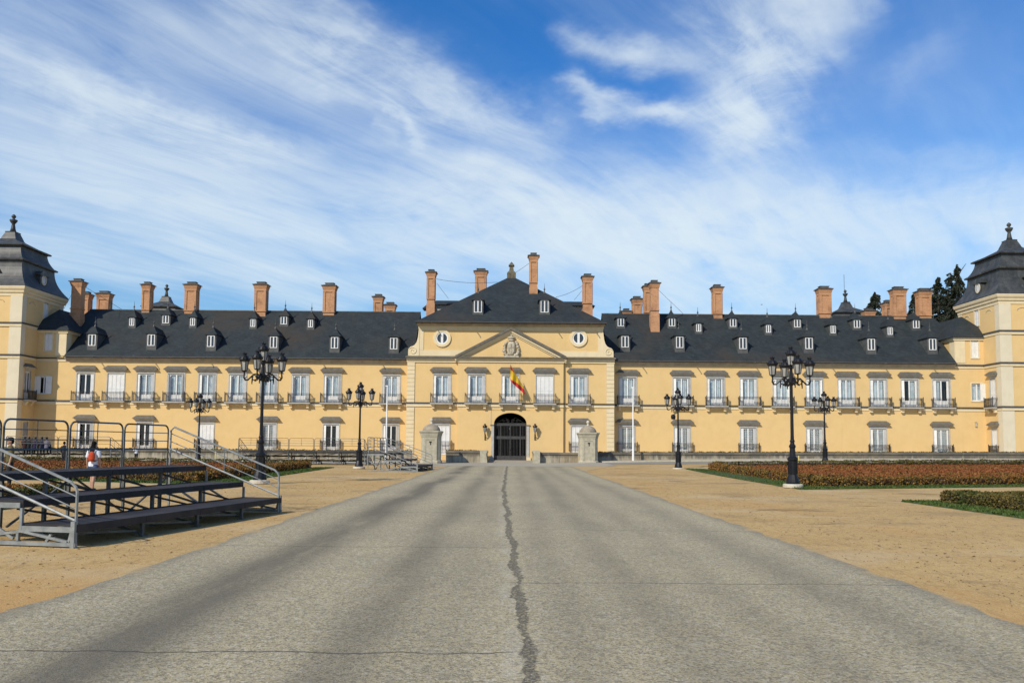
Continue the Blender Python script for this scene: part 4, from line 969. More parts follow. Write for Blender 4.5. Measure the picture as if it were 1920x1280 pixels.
#THINGS
# ------------------------------------------------------------------ flag and wall lanterns
fb = Vector(w3(997, 752, YC)); ft = Vector(w3(957, 684, YC - 1.9))
flag = thing("flag", "red and yellow striped flag hanging from a slanted pole above the gate", "flag", fb)
MB().tube([Vector((0, 0, 0)), ft - fb], [.035, .022], 6).lathe([(.02, -.03), (.05, 0), (.02, .05)], 6, tuple(ft - fb)).build("flagpole", mat("flagpole_wood", (0.50, 0.38, 0.18), .6), flag)
M_RED, M_GOLD = mat("flag_red", (0.56, 0.02, 0.018), .8), mat("flag_yellow", (0.80, 0.50, 0.02), .8)
b = MB(); b.smooth = True
d = (ft - fb); n, k = 24, 12
# cloth gathered along the pole: hangs limp below it, longest near the tip
grid = []
for i in range(n + 1):
    s_ = i / n; p = d * (1 - .60 * s_); row = []
    drop = 1.75 * (1 - .50 * s_) * (1.0 if s_ > .03 else .85)
    for j in range(k + 1):
        t_ = j / k; fold = .10 * math.sin(s_ * 17 + t_ * 2.0) * (t_ + .15)
        row.append(p + Vector((-.02 * t_ + .10 * fold + .25 * t_ * s_, fold, -drop * t_)))
    grid.append(row)
for i in range(n):
    for j in range(k):
        q = (i + .5) / n * .42 + (j + .5) / k * .74     # stripes run off the gathered hoist
        b.cur = 0 if q < .20 else (1 if q < .66 else 0)
        o = len(b.v); b.v.extend([tuple(x) for x in (grid[i][j], grid[i + 1][j], grid[i + 1][j + 1], grid[i][j + 1])]); b.face((o, o + 1, o + 2, o + 3))
b.build("cloth", [M_RED, M_GOLD], flag)
def lantern_meshes():
    """street lantern, base at z = 0, about 0.78 m tall"""
    g = MB().lathe([(.115, .05), (.165, .43)], 6)
    f = MB(); f.lathe([(.02, 0), (.10, .015), (.125, .05), (.11, .055)], 6)
    for q in range(6):
        a = 2 * PI * q / 6; f.bar((.117 * math.cos(a), .117 * math.sin(a), .05), (.168 * math.cos(a), .168 * math.sin(a), .43), .022)
    f.lathe([(.175, .42), (.205, .44), (.225, .50), (.215, .53), (.19, .535), (.165, .60), (.13, .65), (.09, .665), (.075, .675), (.075, .72), (.10, .73), (.105, .75), (.03, .76)], 12)
    for q in range(12):
        a = 2 * PI * q / 12; f.bar((.21 * math.cos(a), .21 * math.sin(a), .52), (.225 * math.cos(a), .225 * math.sin(a), .575), .03, .015)
    for q in range(4):
        a = 2 * PI * q / 4; f.bar((.05 * math.cos(a), .05 * math.sin(a), .74), (.10 * math.cos(a), .10 * math.sin(a), .80), .03, .015)
    return g.mesh("lantern_glass", M_LGLASS), f.mesh("lantern", M_LAMP)
LG, LF = lantern_meshes()
for px, lab in ((909.5, "black wall lantern left of the arched gate, beside the low bridge wall"), (1003, "black wall lantern right of the arched gate, casting its shadow on the plaster")):
    x, z = at(px, 812, YC)
    b = MB(); b.tube([(0, 0, -.55), (0, -.06, -.35), (0, -.32, -.22), (0, -.50, -.05), (0, -.52, .16)], [.05, .06, .05, .06, .05], 8); b.box(-.06, .06, -.06, -.002, -.75, -.1); b.tube([(0, -.05, -.72), (0, -.25, -.45), (0, -.45, -.12)], .03, 6)
    o = thing("wall_lantern", lab, "wall lantern", (x, YC, z), 0, "wall lanterns beside the gate", b.mesh("wall_lantern", M_LAMP))
    l_ = link("lantern", LF, o, (0, -.52, .14)); link("lantern_glass", LG, l_)
    l_.scale = (1.15, 1.15, 1.15)

# ------------------------------------------------------------------ sentry boxes
def oct_prof(b, prof, cham=.30):
    rings = []
    for r, z in prof:
        c = r * (1 - cham); o = len(b.v)
        for x, y in ((-c, -r), (c, -r), (r, -c), (r, c), (c, r), (-c, r), (-r, c), (-r, -c)): b.v.append((x, y, z))
        rings.append(o)
    for o, q in zip(rings, rings[1:]):
        for k in range(8): b.face((o + k, o + (k + 1) % 8, q + (k + 1) % 8, q + k))
    b.face([rings[0] + k for k in range(7, -1, -1)]); b.face([rings[-1] + k for k in range(8)]); return b
def sentry(x, y, label):
    o = thing("sentry_box", label, "sentry box", (x, y, 0), 0, "stone sentry boxes before the gate", oct_prof(MB(), [(.92, 0), (.92, .22), (.86, .26), (.84, .30), (.84, 2.32)]).mesh("sentry_box", M_STONE))
    b = MB(); oct_prof(b, [(.84, 2.32), (.87, 2.34), (.87, 2.44), (.90, 2.46), (.93, 2.62), (.99, 2.74), (1.02, 2.76), (1.02, 2.86), (.80, 2.90)]); b.build("cornice", M_STONE, o)
    b = MB(); b.smooth = True; b.lathe([(.80 * math.cos(a), 2.86 + .66 * math.sin(a)) for a in [PI / 2 * k / 9 for k in range(10)]][:-1] + [(.12, 3.52)], 16); b.build("dome", M_DOME, o)
    b = MB(); b.smooth = True; b.lathe([(.14, 3.48), (.12, 3.62), (.08, 3.66), (.10, 3.70), (.15, 3.78), (.16, 3.86), (.12, 3.95), (.03, 4.0)], 12); b.build("ball_finial", M_PLINTH, o)
    b = MB()
    for s_ in (-1, 1): q = sorted((s_ * .40, s_ * .58)); b.box(q[0], q[1], -.875, -.842, .32, 2.28)
    b.box(-.40, .40, -.875, -.842, 2.10, 2.28); b.build("panel_frame", M_STONE, o)
    b = MB(); b.box(-.02, .07, -.846, -.841, 1.62, 1.95); b.box(-.10, .12, -.847, -.8415, 1.83, 1.95); b.build("loophole", M_DARK, o)
    b = MB(); b.box(-.40, .40, -.8435, -.8405, 1.20, 1.215); b.build("stone_joint", M_MOULD, o)
sx, sy_ = gat(809.5, 869); sentry(at(808.5, 840, 71.8)[0], 71.8, "domed stone sentry box beside the small stepped grandstand")
sentry(at(1102.5, 840, 74.5)[0], 74.5, "domed stone sentry box nearest the tall white flagpole on bare forecourt")

# ------------------------------------------------------------------ low moat walls
def low_wall(p, q, H, label, th=.5, block=1.9, z0=(0, 0), pier=None):
    p, q = Vector(p), Vector(q); L = (q - p).length; a = math.atan2(q.y - p.y, q.x - p.x)
    o = thing("low_wall", label, "stone wall", (p.x, p.y, 0), a, "low stone walls along the moat")
    n = max(1, round(L / block)); rnd = random.Random(int(abs(p.x) * 10))
    cuts = [0] + sorted(L * (i + rnd.uniform(-.18, .18)) / n for i in range(1, n)) + [L]
    for i in range(n):
        x0, x1 = cuts[i] + .008, cuts[i + 1] - .008; m = (x0 + x1) / 2; zb = z0[0] + (z0[1] - z0[0]) * m / L
        dy = rnd.uniform(-.012, .012)
        bm_ = MB().frustum(x0 + .012, x1 - .012, dy + .012, th, zb - .2, x0, x1, dy, th, zb + H - .22).mesh("stone_block", M_WALLST)
        link("stone_block", bm_, o)
    n2 = max(1, round(L / (block * 1.25)))
    for i in range(n2):
        x0, x1 = L * i / n2 + .006, L * (i + 1) / n2 - .006; zb = z0[0] + (z0[1] - z0[0]) * (x0 + x1) / 2 / L; dz_ = rnd.uniform(-.012, .012)
        MB().box(x0, x1, -.07, th + .07, zb + H - .218, zb + H - .05).frustum(x0, x1, -.07, th + .07, zb + H - .05, x0 + .02, x1 - .02, .03, th - .03, zb + H + dz_).build("coping_stone", M_WALLST, o)
    return o
low_wall((-95, 72.0), (-9.2, 75.3), 1.05, "long stained stone wall behind the grandstands on the left")
low_wall((-6.0, 75.0), (-2.75, 75.0), 1.12, "short stone wall between the gate and the sentry box by the grandstand")
low_wall((2.75, 75.4), (6.4, 75.4), 1.02, "short cleaner stone wall between the gate and the sentry box by the flagpole")
low_wall((8.35, 76.2), (95, 84.5), .95, "long stained stone wall behind the right flower bed", z0=(.10, .68))
def bridge_wall(s_, label):
    o = low_wall((s_ * 2.45, 75.6) if s_ < 0 else (2.45 + .5, 75.6), (s_ * 2.45, 87.7) if s_ < 0 else (2.45 + .5, 87.7), 1.05, label)
    return o
bridge_wall(-1, "wall edging the bridge on the shaded side of the gate"); bridge_wall(1, "wall edging the bridge on the sunlit side of the gate")
for s_, lab in ((-1, "curved stone end pier of the short wall left of the gate"), (1, "curved stone end pier of the short wall right of the gate")):
    prof = [(-.34, 0), (.34, 0), (.30, .35), (.24, .75), (.26, .92), (.34, 1.0), (.34, 1.18), (-.34, 1.18)]
    prof = [(x * -s_, z) for x, z in prof]; prof = prof if s_ < 0 else prof[::-1]
    thing("end_pier", lab, "stone pier", (s_ * 2.45, 74.9, 0), 0, "end piers of the bridge walls", MB().prism(prof, -.25, .5).mesh("end_pier", M_STONE))
# moss and clipped greenery along the top of the moat walls
def leafy(b, n, fn, size, rnd, flat=.5):
    for _ in range(n):
        p, nrm = fn(); s_ = size * rnd.uniform(.6, 1.3)
        t1 = Vector((rnd.gauss(0, 1), rnd.gauss(0, 1), rnd.gauss(0, flat))).normalized(); t2 = t1.cross(Vector((rnd.gauss(0, 1), rnd.gauss(0, 1), rnd.gauss(0, 1)))).normalized()
        b.quad(p - t1 * s_ * .5, p + t2 * s_ * .35, p + t1 * s_ * .5, p - t2 * s_ * .35)
def leaf_mat(name, c1, c2, c3, sc1=1.2):
    m = bpy.data.materials.new(name); m.use_nodes = True; t = NT(m.node_tree); b = t.n['Principled BSDF']; b.inputs['Roughness'].default_value = .75; b.inputs['Specular IOR Level'].default_value = .15
    g = t.node('ShaderNodeNewGeometry'); pos = g.outputs['Position']; rnd = X(t, g.outputs['Random Per Island'])
    c = t.mix(t.ramp(t.noise(pos, sc1, 4, .6), .38, .62), c1, c2); c = t.mix(t.ramp(rnd, .35, 1.0) * .8, c, c3); c = t.mix(t.ramp(rnd, .32, .0) * .55, c, tuple(v_ * .45 for v_ in c1))
    t.put(b.inputs['Base Color'], c); return m
M_MOSS = leaf_mat("ivy_green", (0.045, 0.060, 0.016), (0.075, 0.085, 0.020), (0.10, 0.11, 0.03))
rnd = random.Random(5); b = MB()
for (p, q, z0, z1, H) in (((-60, 73.9), (-9.2, 75.85), 0, 0, 1.05), ((8.35, 76.75), (60, 81.7), .10, .45, .95), ((-6.0, 75.5), (-2.9, 75.5), 0, 0, 1.12)):
    def fn():
        t_ = rnd.random(); bump = .06 + .05 * math.sin(t_ * 300) * rnd.random()
        return Vector((p[0] + (q[0] - p[0]) * t_, p[1] + (q[1] - p[1]) * t_ + rnd.uniform(-.18, .18), z0 + (z1 - z0) * t_ + H + rnd.uniform(-.08, bump))), None
    leafy(b, int(110 * abs(q[0] - p[0])), fn, .13, rnd)
stuff(b.build("ivy", M_MOSS), "thin line of green growth along the top of the moat walls", "ivy")

# ------------------------------------------------------------------ street lamps
def lamp_post():
    prof = [(.27, .165), (.275, .24), (.25, .34), (.205, .48), (.18, .54), (.18, 1.10), (.215, 1.15), (.215, 1.22), (.165, 1.26), (.125, 1.31), (.108, 1.62), (.135, 1.67), (.135, 1.73), (.095, 1.78), (.082, 1.86), (.105, 1.91), (.075, 1.97), (.070, 2.15), (.056, 4.18), (.09, 4.24), (.13, 4.33), (.12, 4.44), (.08, 4.5), (.06, 4.86), (.09, 4.95), (.05, 5.0)]
    b = MB(); b.lathe(prof, 12)
    for k in range(8):
        a = 2 * PI * k / 8; b.bar((.18 * math.cos(a), .18 * math.sin(a), .58), (.18 * math.cos(a), .18 * math.sin(a), 1.08), .035)
    return b.mesh("post", M_LAMP)
def arm_mesh():
    b = MB()
    b.tube([(.10, 0, 4.36), (.22, 0, 4.50), (.38, 0, 4.48), (.52, 0, 4.34), (.62, 0, 4.24), (.72, 0, 4.24), (.78, 0, 4.34), (.77, 0, 4.48), (.77, 0, 4.60)], [.035, .035, .03, .03, .035, .04, .035, .03, .04], 6)
    b.tube([(.36 + .13 * math.cos(k * .5) * (1 - k * .035), 0, 4.33 + .13 * math.sin(k * .5) * (1 - k * .035)) for k in range(16)], .022, 5)
    b.tube([(.66 + .07 * math.cos(k * .6 + 3), 0, 4.30 + .07 * math.sin(k * .6 + 3)) for k in range(9)], .018, 5)
    b.tube([(.44, 0, 4.42), (.44, 0, 4.20), (.45, 0, 4.12), (.44, 0, 4.08)], [.018, .03, .02, .028], 6); b.tube([(.18, 0, 4.40), (.24, 0, 4.24), (.34, 0, 4.20)], .028, 5); b.tube([(.25, 0, 4.46), (.30, 0, 4.37), (.20, 0, 4.33)], .03, 5)
    return b.mesh("arm", M_LAMP)
POSTM, ARMM = lamp_post(), arm_mesh()
PLM = MB().lathe([(.36, 0), (.40, .03), (.40, .14), (.36, .17), (.02, .175)], 20).mesh("plinth", M_PLINTH)
def street_lamp(x, y, z, rot, label, h=1.0):
    o = thing("street_lamp", label, "street lamp", (x, y, z), rot, "five-lantern iron street lamps along the avenue", POSTM.copy()); o.data.name = "street_lamp"; o.scale = (1, 1, h)
    link("plinth", PLM, o)
    for k in range(4):
        a = k * PI / 2; link("arm", ARMM, o, (0, 0, 0), a)
        l_ = link("lantern", LF, o, (.77 * math.cos(a), .77 * math.sin(a), 4.58), a); link("lantern_glass", LG, l_)
    l_ = link("lantern", LF, o, (0, 0, 5.0)); link("lantern_glass", LG, l_); return o
x, y = gat(487, 907); street_lamp(x, y, 0, 0.0, "tall black street lamp rising right behind the near grandstand")
x, y = gat(1487, 914.5); street_lamp(x, y, 0, 0.0, "tall black street lamp at the corner of the grass edge, nearest on the right")
x, y = gat(673, 879); street_lamp(x, y, 0, 0.0, "street lamp beside the stepped small grandstand by the forecourt")
x, y = gat(1272, 881); l3 = street_lamp(x, y, 0, 0.0, "street lamp with a floodlight hanging under its arms")
b = MB(); b.lathe([(.02, -.16), (.13, -.15), (.17, 0), (.15, .15), (.05, .2)], 10, (-.36, -.1, 3.72)); b.bar((-.36, -.1, 3.9), (0, 0, 4.05), .04); b.build("floodlight", M_LAMP, l3)
x, y = at(373.5, 800, 67)[0], 67.0; street_lamp(x, y, 0, 0.0, "street lamp standing beyond the left flower bed in front of white shutters")
x, y = at(1546, 800, 63.5)[0], 63.5; street_lamp(x, y, gz(x, y) + .02, 0.0, "street lamp standing at the far edge of the right flower bed")

# ------------------------------------------------------------------ flagpoles and posts
for px, top, y, lab in ((1187, 725, 75.2, "tall bare white flagpole before the stained wall on the right"), (725, 722, 73.6, "tall bare white flagpole behind the stepped small grandstand")):
    x, zt = at(px, (top + 860) / 2, y)[0], at(px, top, y)[1]; zb = gz(x, y)
    thing("flagpole", lab, "flagpole", (x, y, zb), 0, "bare white flagpoles", MB().lathe([(.16, 0), (.16, .04), (.10, .05), (.10, 2.2), (.075, 2.25), (.055, zt - zb - .06), (.02, zt - zb)], 10).box(-.17, .05, -.02, .02, zt - zb - .1, zt - zb - .02).mesh("flagpole", M_BONE))
for px, top, y, lab in ((404.5, 846, 66.5, "thin pale yellow marker post beyond the left flower bed"), (1497.5, 854, 69, "thin pale yellow marker post beside the near right lamp")):
    x, zt = at(px, top, y); zb = gz(x, y)
    thing("marker_post", lab, "post", (x, y, zb), 0, None, MB().lathe([(.09, 0), (.09, .05), (.055, .06), (.055, zt - zb - .06), (.03, zt - zb)], 10).mesh("marker_post", M_YEL))

# ------------------------------------------------------------------ grandstands
def grandstand(label, origin, rz, bays, bay, tier=1.0, z=(.36, .72, 1.10), zrail=(1.50, 2.07), end_near=True, end_far=True, skip_back=()):
    """length along local x, tiers climb along local y (front at y = 0)"""
    o = thing("grandstand", label, "grandstand", origin, rz, "tiered steel grandstands set up round the square")
    nt = len(z); D = tier * nt; L = bays * bay
    dk = {}
    for t_ in range(nt):
        y0, y1 = tier * t_ - .03, tier * (t_ + 1)
        for i in range(bays):
            x0, x1 = bay * i + .006, bay * (i + 1) - .006
            b = MB(); b.box(x0, x1, y0, y1, z[t_] - .03, z[t_]); b.box(x0, x1, y0, y0 + .05, z[t_] - .12, z[t_] - .031); b.box(x0, x1, y1 - .05, y1, z[t_] - .12, z[t_] - .031)
            b.build("deck", M_DECK, o)
    for i in range(bays + 1):
        x = bay * i; x = min(max(x, .03), L - .03)
        if 0 < i < bays:
            for t_ in range(nt):
                MB().box(x - .03, x + .03, tier * t_ + .02, tier * t_ + .08, 0.0, z[t_] - .122).box(x - .07, x + .07, tier * t_ - .02, tier * t_ + .12, 0, .015).build("leg", M_GALVD, o)
            MB().box(x - .025, x + .025, D - .06, D - .01, 0, z[-1] - .122).build("leg", M_GALVD, o)
            b = MB(); b.bar((x, .1, .05), (x, D - .08, z[-1] - .3), .04); b.build("stringer", M_GALVD, o)
    for i in range(bays):
        x0, x1 = bay * i + .06, bay * (i + 1) - .06
        for t_ in range(nt):
            b = MB(); h = z[t_] - .14
            b.bar((x0, tier * t_ + .12, h) if t_ else (x0, .1, h), (x1, tier * t_ + .12, .10 if t_ == 0 else z[t_ - 1] - .1), .035); b.build("brace", M_DECK if t_ else M_GALVD, o)
        b = MB(); s_ = 1 if i % 2 else -1; b.bar((x0 if s_ > 0 else x1, D - .12, .08), (x1 if s_ > 0 else x0, D - .12, z[-1] - .2), .035); b.build("brace", M_GALVD, o)
    # guard rail panels along the back, each a rounded tube frame
    z0, z1 = zrail
    for i in range(bays):
        if i in skip_back: continue
        x0, x1 = bay * i + .035, bay * (i + 1) - .035; y = D + .02; r = .021
        b = MB(); c = .14
        arc_ = [(c * (1 - math.cos(q * PI / 8)), c * (1 - math.sin(q * PI / 8))) for q in range(5)]
        pts = [(x0, y, z[-1] - .5)] + [(x0 + p_, y, z1 - q_) for p_, q_ in arc_] + [(x1 - p_, y, z1 - q_) for p_, q_ in arc_[::-1]] + [(x1, y, z[-1] - .5)]
        b.tube(pts, r, 6); b.tube([(x0, y, z0), (x1, y, z0)], r, 6)
        for f in (.33, .67): b.tube([(x0, y, z0 + (z1 - z0) * f), (x1, y, z0 + (z1 - z0) * f)], .010, 4)
        b.tube([((x0 + x1) / 2, y, z0), ((x0 + x1) / 2, y, z1)], .012, 4)
        b.build("guard_rail", M_GALVD, o)
    # sloping end rails and stepped end frames
    for on, x in ((end_near, 0.0), (end_far, L)):
        if not on: continue
        xx = x + (.04 if x == 0 else -.04)
        b = MB(); zf0, zf1 = z[0] + .04, z[0] + .60; yb = D - .05
        A = lambda y, f: (xx, y, zf0 + (z0 - zf0) * (y / yb) + f * ((zf1 - zf0) + ((z1 - z0) - (zf1 - zf0)) * y / yb))
        b.tube([(xx, .03, .02), (xx, .03, zf1 - .10), (xx, .06, zf1 - .02), (xx, .14, A(.14, 1)[2]), A(yb - .1, 1), (xx, yb - .01, z1 - .12), (xx, yb, z[-1] - .2)], .024, 6)
        b.tube([A(.05, 0), A(yb, 0)], .024, 6)
        for f in (.33, .67): b.tube([A(.03, f), A(yb, f)], .011, 4)
        b.tube([A(yb * .5, 0), A(yb * .5, 1)], .012, 4); b.tube([A(yb * .75, 0), A(yb * .75, 1)], .012, 4)
        b.build("end_rail", M_GALV, o)
        b = MB(); xe = xx - (.05 if x == 0 else -.05); t2 = .055
        b.bar((xe, -.03, .05), (xe, D, .05), .05, .06)
        for t_ in range(nt):
            b.bar((xe, tier * t_ + .0, z[t_] - .08), (xe, tier * (t_ + 1), z[t_] - .08), .04, .085); b.bar((xe, tier * (t_ + 1) - .03, (.08 if t_ == nt - 1 else z[t_] - .10)), (xe, tier * (t_ + 1) - .03, z[min(t_ + 1, nt - 1)] - .12), .045)
        b.bar((xe, .02, .0), (xe, .02, z[0] + .05), .07); b.bar((xe, .12, .09), (xe, tier * .95, z[0] - .12), t2, .04); b.bar((xe, tier * .95, z[0] - .12), (xe, tier * 2.0, .09), t2, .04)
        b.bar((xe, tier * .50, .09), (xe, tier * .42, z[0] * .55), .04); b.bar((xe, tier * 2.0, .09), (xe, tier * 2.9, z[1] - .1), t2, .04); b.bar((xe, tier * 1.02, .09), (xe, tier * 1.02, z[0] - .1), .045)
        b.bar((xe, tier * 2.02, .09), (xe, tier * 2.02, z[1] - .1), .045); b.bar((xe, tier * 1.1, .12), (xe, tier * 1.95, z[1] - .15), .04); b.bar((xe, .10, .09), (xe, .03, z[0]), .035)
        b.build("end_frame", M_GALV, o)
    return o
nx, ny = gat(140, 1027); fx_, fy = gat(525, 961)
L = math.hypot(fx_ - nx, fy - ny)
grandstand("large grandstand in the left foreground with dark decks and tube rails", (nx, ny, 0), math.atan2(fy - ny, fx_ - nx), 4, L / 4)
grandstand("distant grandstand on the far left with seated people", (-31.6, 66.2, 0), PI, 4, 2.07, tier=.9)
grandstand("distant grandstand seen from behind between two street lamps", (-11.4, 65.6, 0), PI, 5, 1.98, tier=.9)
px0 = Vector((*gat(783, 884), 0)); dv = Vector((*gat(804, 876), 0))
grandstand("small stepped grandstand beside the forecourt, its steel end frame facing the avenue", (px0.x, px0.y, 0), math.radians(84), 3, 1.5, tier=1.05)

# dry leaves and pebbles strewn over the sand
rnd = random.Random(31); b = MB()
for _ in range(8000):
    s_ = rnd.choice((-1, 1)); y = 6.5 + 50 * rnd.random() ** 1.7; x = s_ * (5.0 + (6.6 if rnd.random() < .7 else 14) * rnd.random())
    p = Vector((x, y, gz(x, y) + .006)); r_ = rnd.uniform(.006, .018) if rnd.random() < .85 else rnd.uniform(.018, .036); a = rnd.uniform(0, 6.28)
    d1, d2 = Vector((math.cos(a), math.sin(a), rnd.uniform(-.1, .35))) * r_, Vector((-math.sin(a), math.cos(a), rnd.uniform(-.1, .35))) * r_ * rnd.uniform(.5, .9)
    b.quad(p - d1, p - d2 + Vector((0, 0, .006)), p + d1, p + d2 + Vector((0, 0, .006)))
M_LITTER = leaf_mat("dry_leaf", (0.11, 0.075, 0.040), (0.18, 0.115, 0.055), (0.24, 0.15, 0.07), .4)
stuff(b.build("leaf_litter", M_LITTER), "dry leaves and pebbles scattered over the sand", "leaf litter")

# ------------------------------------------------------------------ grass strips and hedges
M_GRASS = leaf_mat("grass_blade", (0.040, 0.085, 0.016), (0.065, 0.10, 0.022), (0.085, 0.115, 0.030), .6)
M_TURF = mat("turf_soil", (0.038, 0.070, 0.016), .95, (0.060, 0.075, 0.025), 1.5, bump=.01, bscale=30)
M_HCORE = mat("hedge_twigs", (0.060, 0.036, 0.016), .95, (0.035, 0.026, 0.012), 9.0)
M_HEDGE = leaf_mat("box_hedge_leaf", (0.105, 0.078, 0.018), (0.20, 0.085, 0.023), (0.28, 0.155, 0.042), .9)
M_HRUST = leaf_mat("rusty_box_leaf", (0.19, 0.062, 0.020), (0.245, 0.080, 0.027), (0.26, 0.110, 0.040), .7)
M_HGREEN = leaf_mat("dark_box_leaf", (0.050, 0.068, 0.016), (0.125, 0.092, 0.024), (0.15, 0.115, 0.036), .8)
def hedge(pts, w_, h, m, label, dens=1.0, size=.085, group=None, name="hedge", clumps=True):
    pts = [Vector((*p, 0)) for p in pts]; rnd = random.Random(int(abs(pts[0].x * 37) + abs(pts[0].y * 91)))
    b = MB(); b.cur = 0
    for p, q in zip(pts, pts[1:]):
        d = q - p; L = d.length; d.normalize(); nr = Vector((-d.y, d.x, 0))
        k = max(1, int(L / .55))
        for i in range(k):                           # one bush after another, each a little different
            a0, a1 = p + d * (L * i / k), p + d * (L * (i + 1) / k); hh = h * rnd.uniform(.86, 1.0) * .80; ww = w_ * rnd.uniform(.84, 1.0) * .41
            zb = gz(a0.x, a0.y)
            vs = []
            for zz, f in ((zb, .86), (zb + hh * .6, 1.0), (zb + hh, .82)):
                for a, s_ in ((a0, -1), (a1, -1), (a1, 1), (a0, 1)): vs.append(tuple(a + nr * s_ * ww * f + Vector((0, 0, zz))))
            b.add(vs, [(8, 9, 10, 11), (0, 3, 7, 4), (4, 7, 11, 8), (2, 1, 5, 6), (6, 5, 9, 10)] + [(r * 4 + j, r * 4 + (j + 1) % 4, r * 4 + 4 + (j + 1) % 4, r * 4 + 4 + j) for r in (0, 1) for j in range(4)])
        nl = int(L * dens * 420); b.cur = 1
        for _ in range(nl):
            t_ = rnd.uniform(-.12, L + .12); ph = math.sin(t_ * 5.7 + 3 * math.sin(t_ * 1.3)); ww = w_ * .5 * (1 + .10 * ph); hh = h * (1 + .07 * math.sin(t_ * 4.1 + 1) + .04 * ph)
            f = rnd.random()
            if rnd.random() < min(.3, 1.0 / L): t_ = rnd.choice((-.10, L + .10)) + rnd.uniform(-.05, .05); off, z = rnd.uniform(-1, 1) * ww, rnd.uniform(.02, 1) * hh
            elif f < .45: off, z = rnd.uniform(-1, 1) * ww, hh + rnd.uniform(-.04, .03)
            else: off = rnd.choice((-1, 1)) * (ww + rnd.uniform(-.05, .025)); z = rnd.uniform(.02, 1) * hh
            c = p + d * t_ + nr * off; zb = gz(c.x, c.y); c.z = zb + z
            s_ = size * rnd.uniform(.6, 1.4); t1 = Vector((rnd.gauss(0, 1), rnd.gauss(0, 1), rnd.gauss(0, 1))).normalized(); t2 = t1.orthogonal().normalized(); t2.rotate(Matrix.Rotation(rnd.uniform(0, 6), 3, t1))
            b.quad(c - t1 * s_ * .5, c + t2 * s_ * .34, c + t1 * s_ * .5, c - t2 * s_ * .34)
        b.cur = 0
    o = thing(name, label, "hedge", (0, 0, 0), 0, group, b.mesh(name, [M_HCORE, m])); return o
def verge(quads, nblade, label):
    """several convex pieces of turf in one strip"""
    b = MB(); rnd = random.Random(len(quads) + nblade)
    tot = []
    for qd in quads:
        ar = 0
        for i in range(1, len(qd) - 1): ar += abs((qd[i][0] - qd[0][0]) * (qd[i + 1][1] - qd[0][1]) - (qd[i + 1][0] - qd[0][0]) * (qd[i][1] - qd[0][1])) / 2
        tot.append(ar)
        vs = [(x, y, gz(x, y) + .025) for x, y in qd]; n = len(vs); b.cur = 0
        sg = sum((qd[(i + 1) % n][0] - qd[i][0]) * (qd[(i + 1) % n][1] + qd[i][1]) for i in range(n))
        if sg > 0: vs = vs[::-1]
        b.add(vs + [(x, y, z - .1) for x, y, z in vs], [tuple(range(n))] + [(i, i + n, (i + 1) % n + n, (i + 1) % n) for i in range(n)])
    for qd, ar in zip(quads, tot):
        b.cur = 1; tr = [(qd[0], qd[i], qd[i + 1]) for i in range(1, len(qd) - 1)]
        for _ in range(int(nblade * ar / sum(tot))):
            t = rnd.choice(tr); r1, r2 = rnd.random(), rnd.random()
            if r1 + r2 > 1: r1, r2 = 1 - r1, 1 - r2
            x = t[0][0] + (t[1][0] - t[0][0]) * r1 + (t[2][0] - t[0][0]) * r2; y = t[0][1] + (t[1][1] - t[0][1]) * r1 + (t[2][1] - t[0][1]) * r2; z = gz(x, y) + .02
            a = rnd.uniform(0, PI); h = rnd.uniform(.03, .08); wd = rnd.uniform(.02, .05); dx_, dy_ = math.cos(a) * wd, math.sin(a) * wd
            x += rnd.uniform(-.06, .06); y += rnd.uniform(-.06, .06)
            b.add([(x - dx_, y - dy_, z), (x + dx_, y + dy_, z), (x + rnd.uniform(-.05, .05), y + rnd.uniform(-.05, .05), z + h)], [(0, 1, 2)])
    return stuff(b.build("grass", [M_TURF, M_GRASS]), label, "grass")
for s_, side in ((1, "right"), (-1, "left")):
    fl = lambda q: [(s_ * x, y) for x, y in q]
    A, B_, C_, D_ = (11.4, 31.6), (23.2, 35.4), (60, 47.0), (12.2, 55.8)
    A2, B2, C2, D2 = (12.9, 33.6), (23.2, 37.0), (60, 48.6), (13.4, 55.2)
    verge([fl([A, B_, B2, A2]), fl([B_, C_, C2, B2]), fl([A, A2, D2, D_])], 26000, f"green grass verge edging the {side} flower bed")
    G = f"clipped hedges of the {side} flower bed"
    hedge(fl([(13.0, 33.9), (23.2, 37.2), (40, 42.5)]), .75, .38, M_HEDGE, f"long front border hedge of the {side} bed, olive and rust patches above its grass verge", 1.5, group=G)
    hedge(fl([(13.3, 34.6), (14.0, 55.0)]), .75, .42, M_HEDGE, f"border hedge of the {side} bed running back beside the sandy walk", 1.2, group=G)
    hedge(fl([(14.6, 56.6), (30, 60.5), (62, 64)]), .9, .45, M_HGREEN, f"dark back border hedge closing the {side} bed towards the palace", .7, .11, group=G)
    for k in range(9):
        y = 37.0 + 2.15 * k; x0 = 15.0 + .05 * k
        ordn = ("first", "second", "third", "fourth", "fifth", "sixth", "seventh", "eighth", "ninth")[k]
        hedge(fl([(x0, y - .3), (x0 + 12, y + 2.7 - .12 * k), (58, y + 11 - .9 * k)]), 1.6, .28, M_HRUST if k % 4 != 2 else M_HEDGE, f"low {'rust-brown' if k % 4 != 2 else 'olive-brown'} hedge row, {ordn} behind the front border of the {side} bed", 1.0, .105, group=f"rust hedge rows inside the {side} bed")
verge([[(12.15, 25.0), (16, 24.8), (30, 24.5), (30, 23.5), (13.0, 23.9)], [(12.15, 25.0), (13.4, 23.9), (14.2, 8), (12.4, 8)]], 16000, "green grass wedge under the nearest right hedge")
hedge([(13.35, 24.0), (14.3, 16.5)], .9, .36, M_HGREEN, "dark green nearest hedge at the right edge with a squared end", 3.6, .065, group="clipped hedges nearest the viewer")
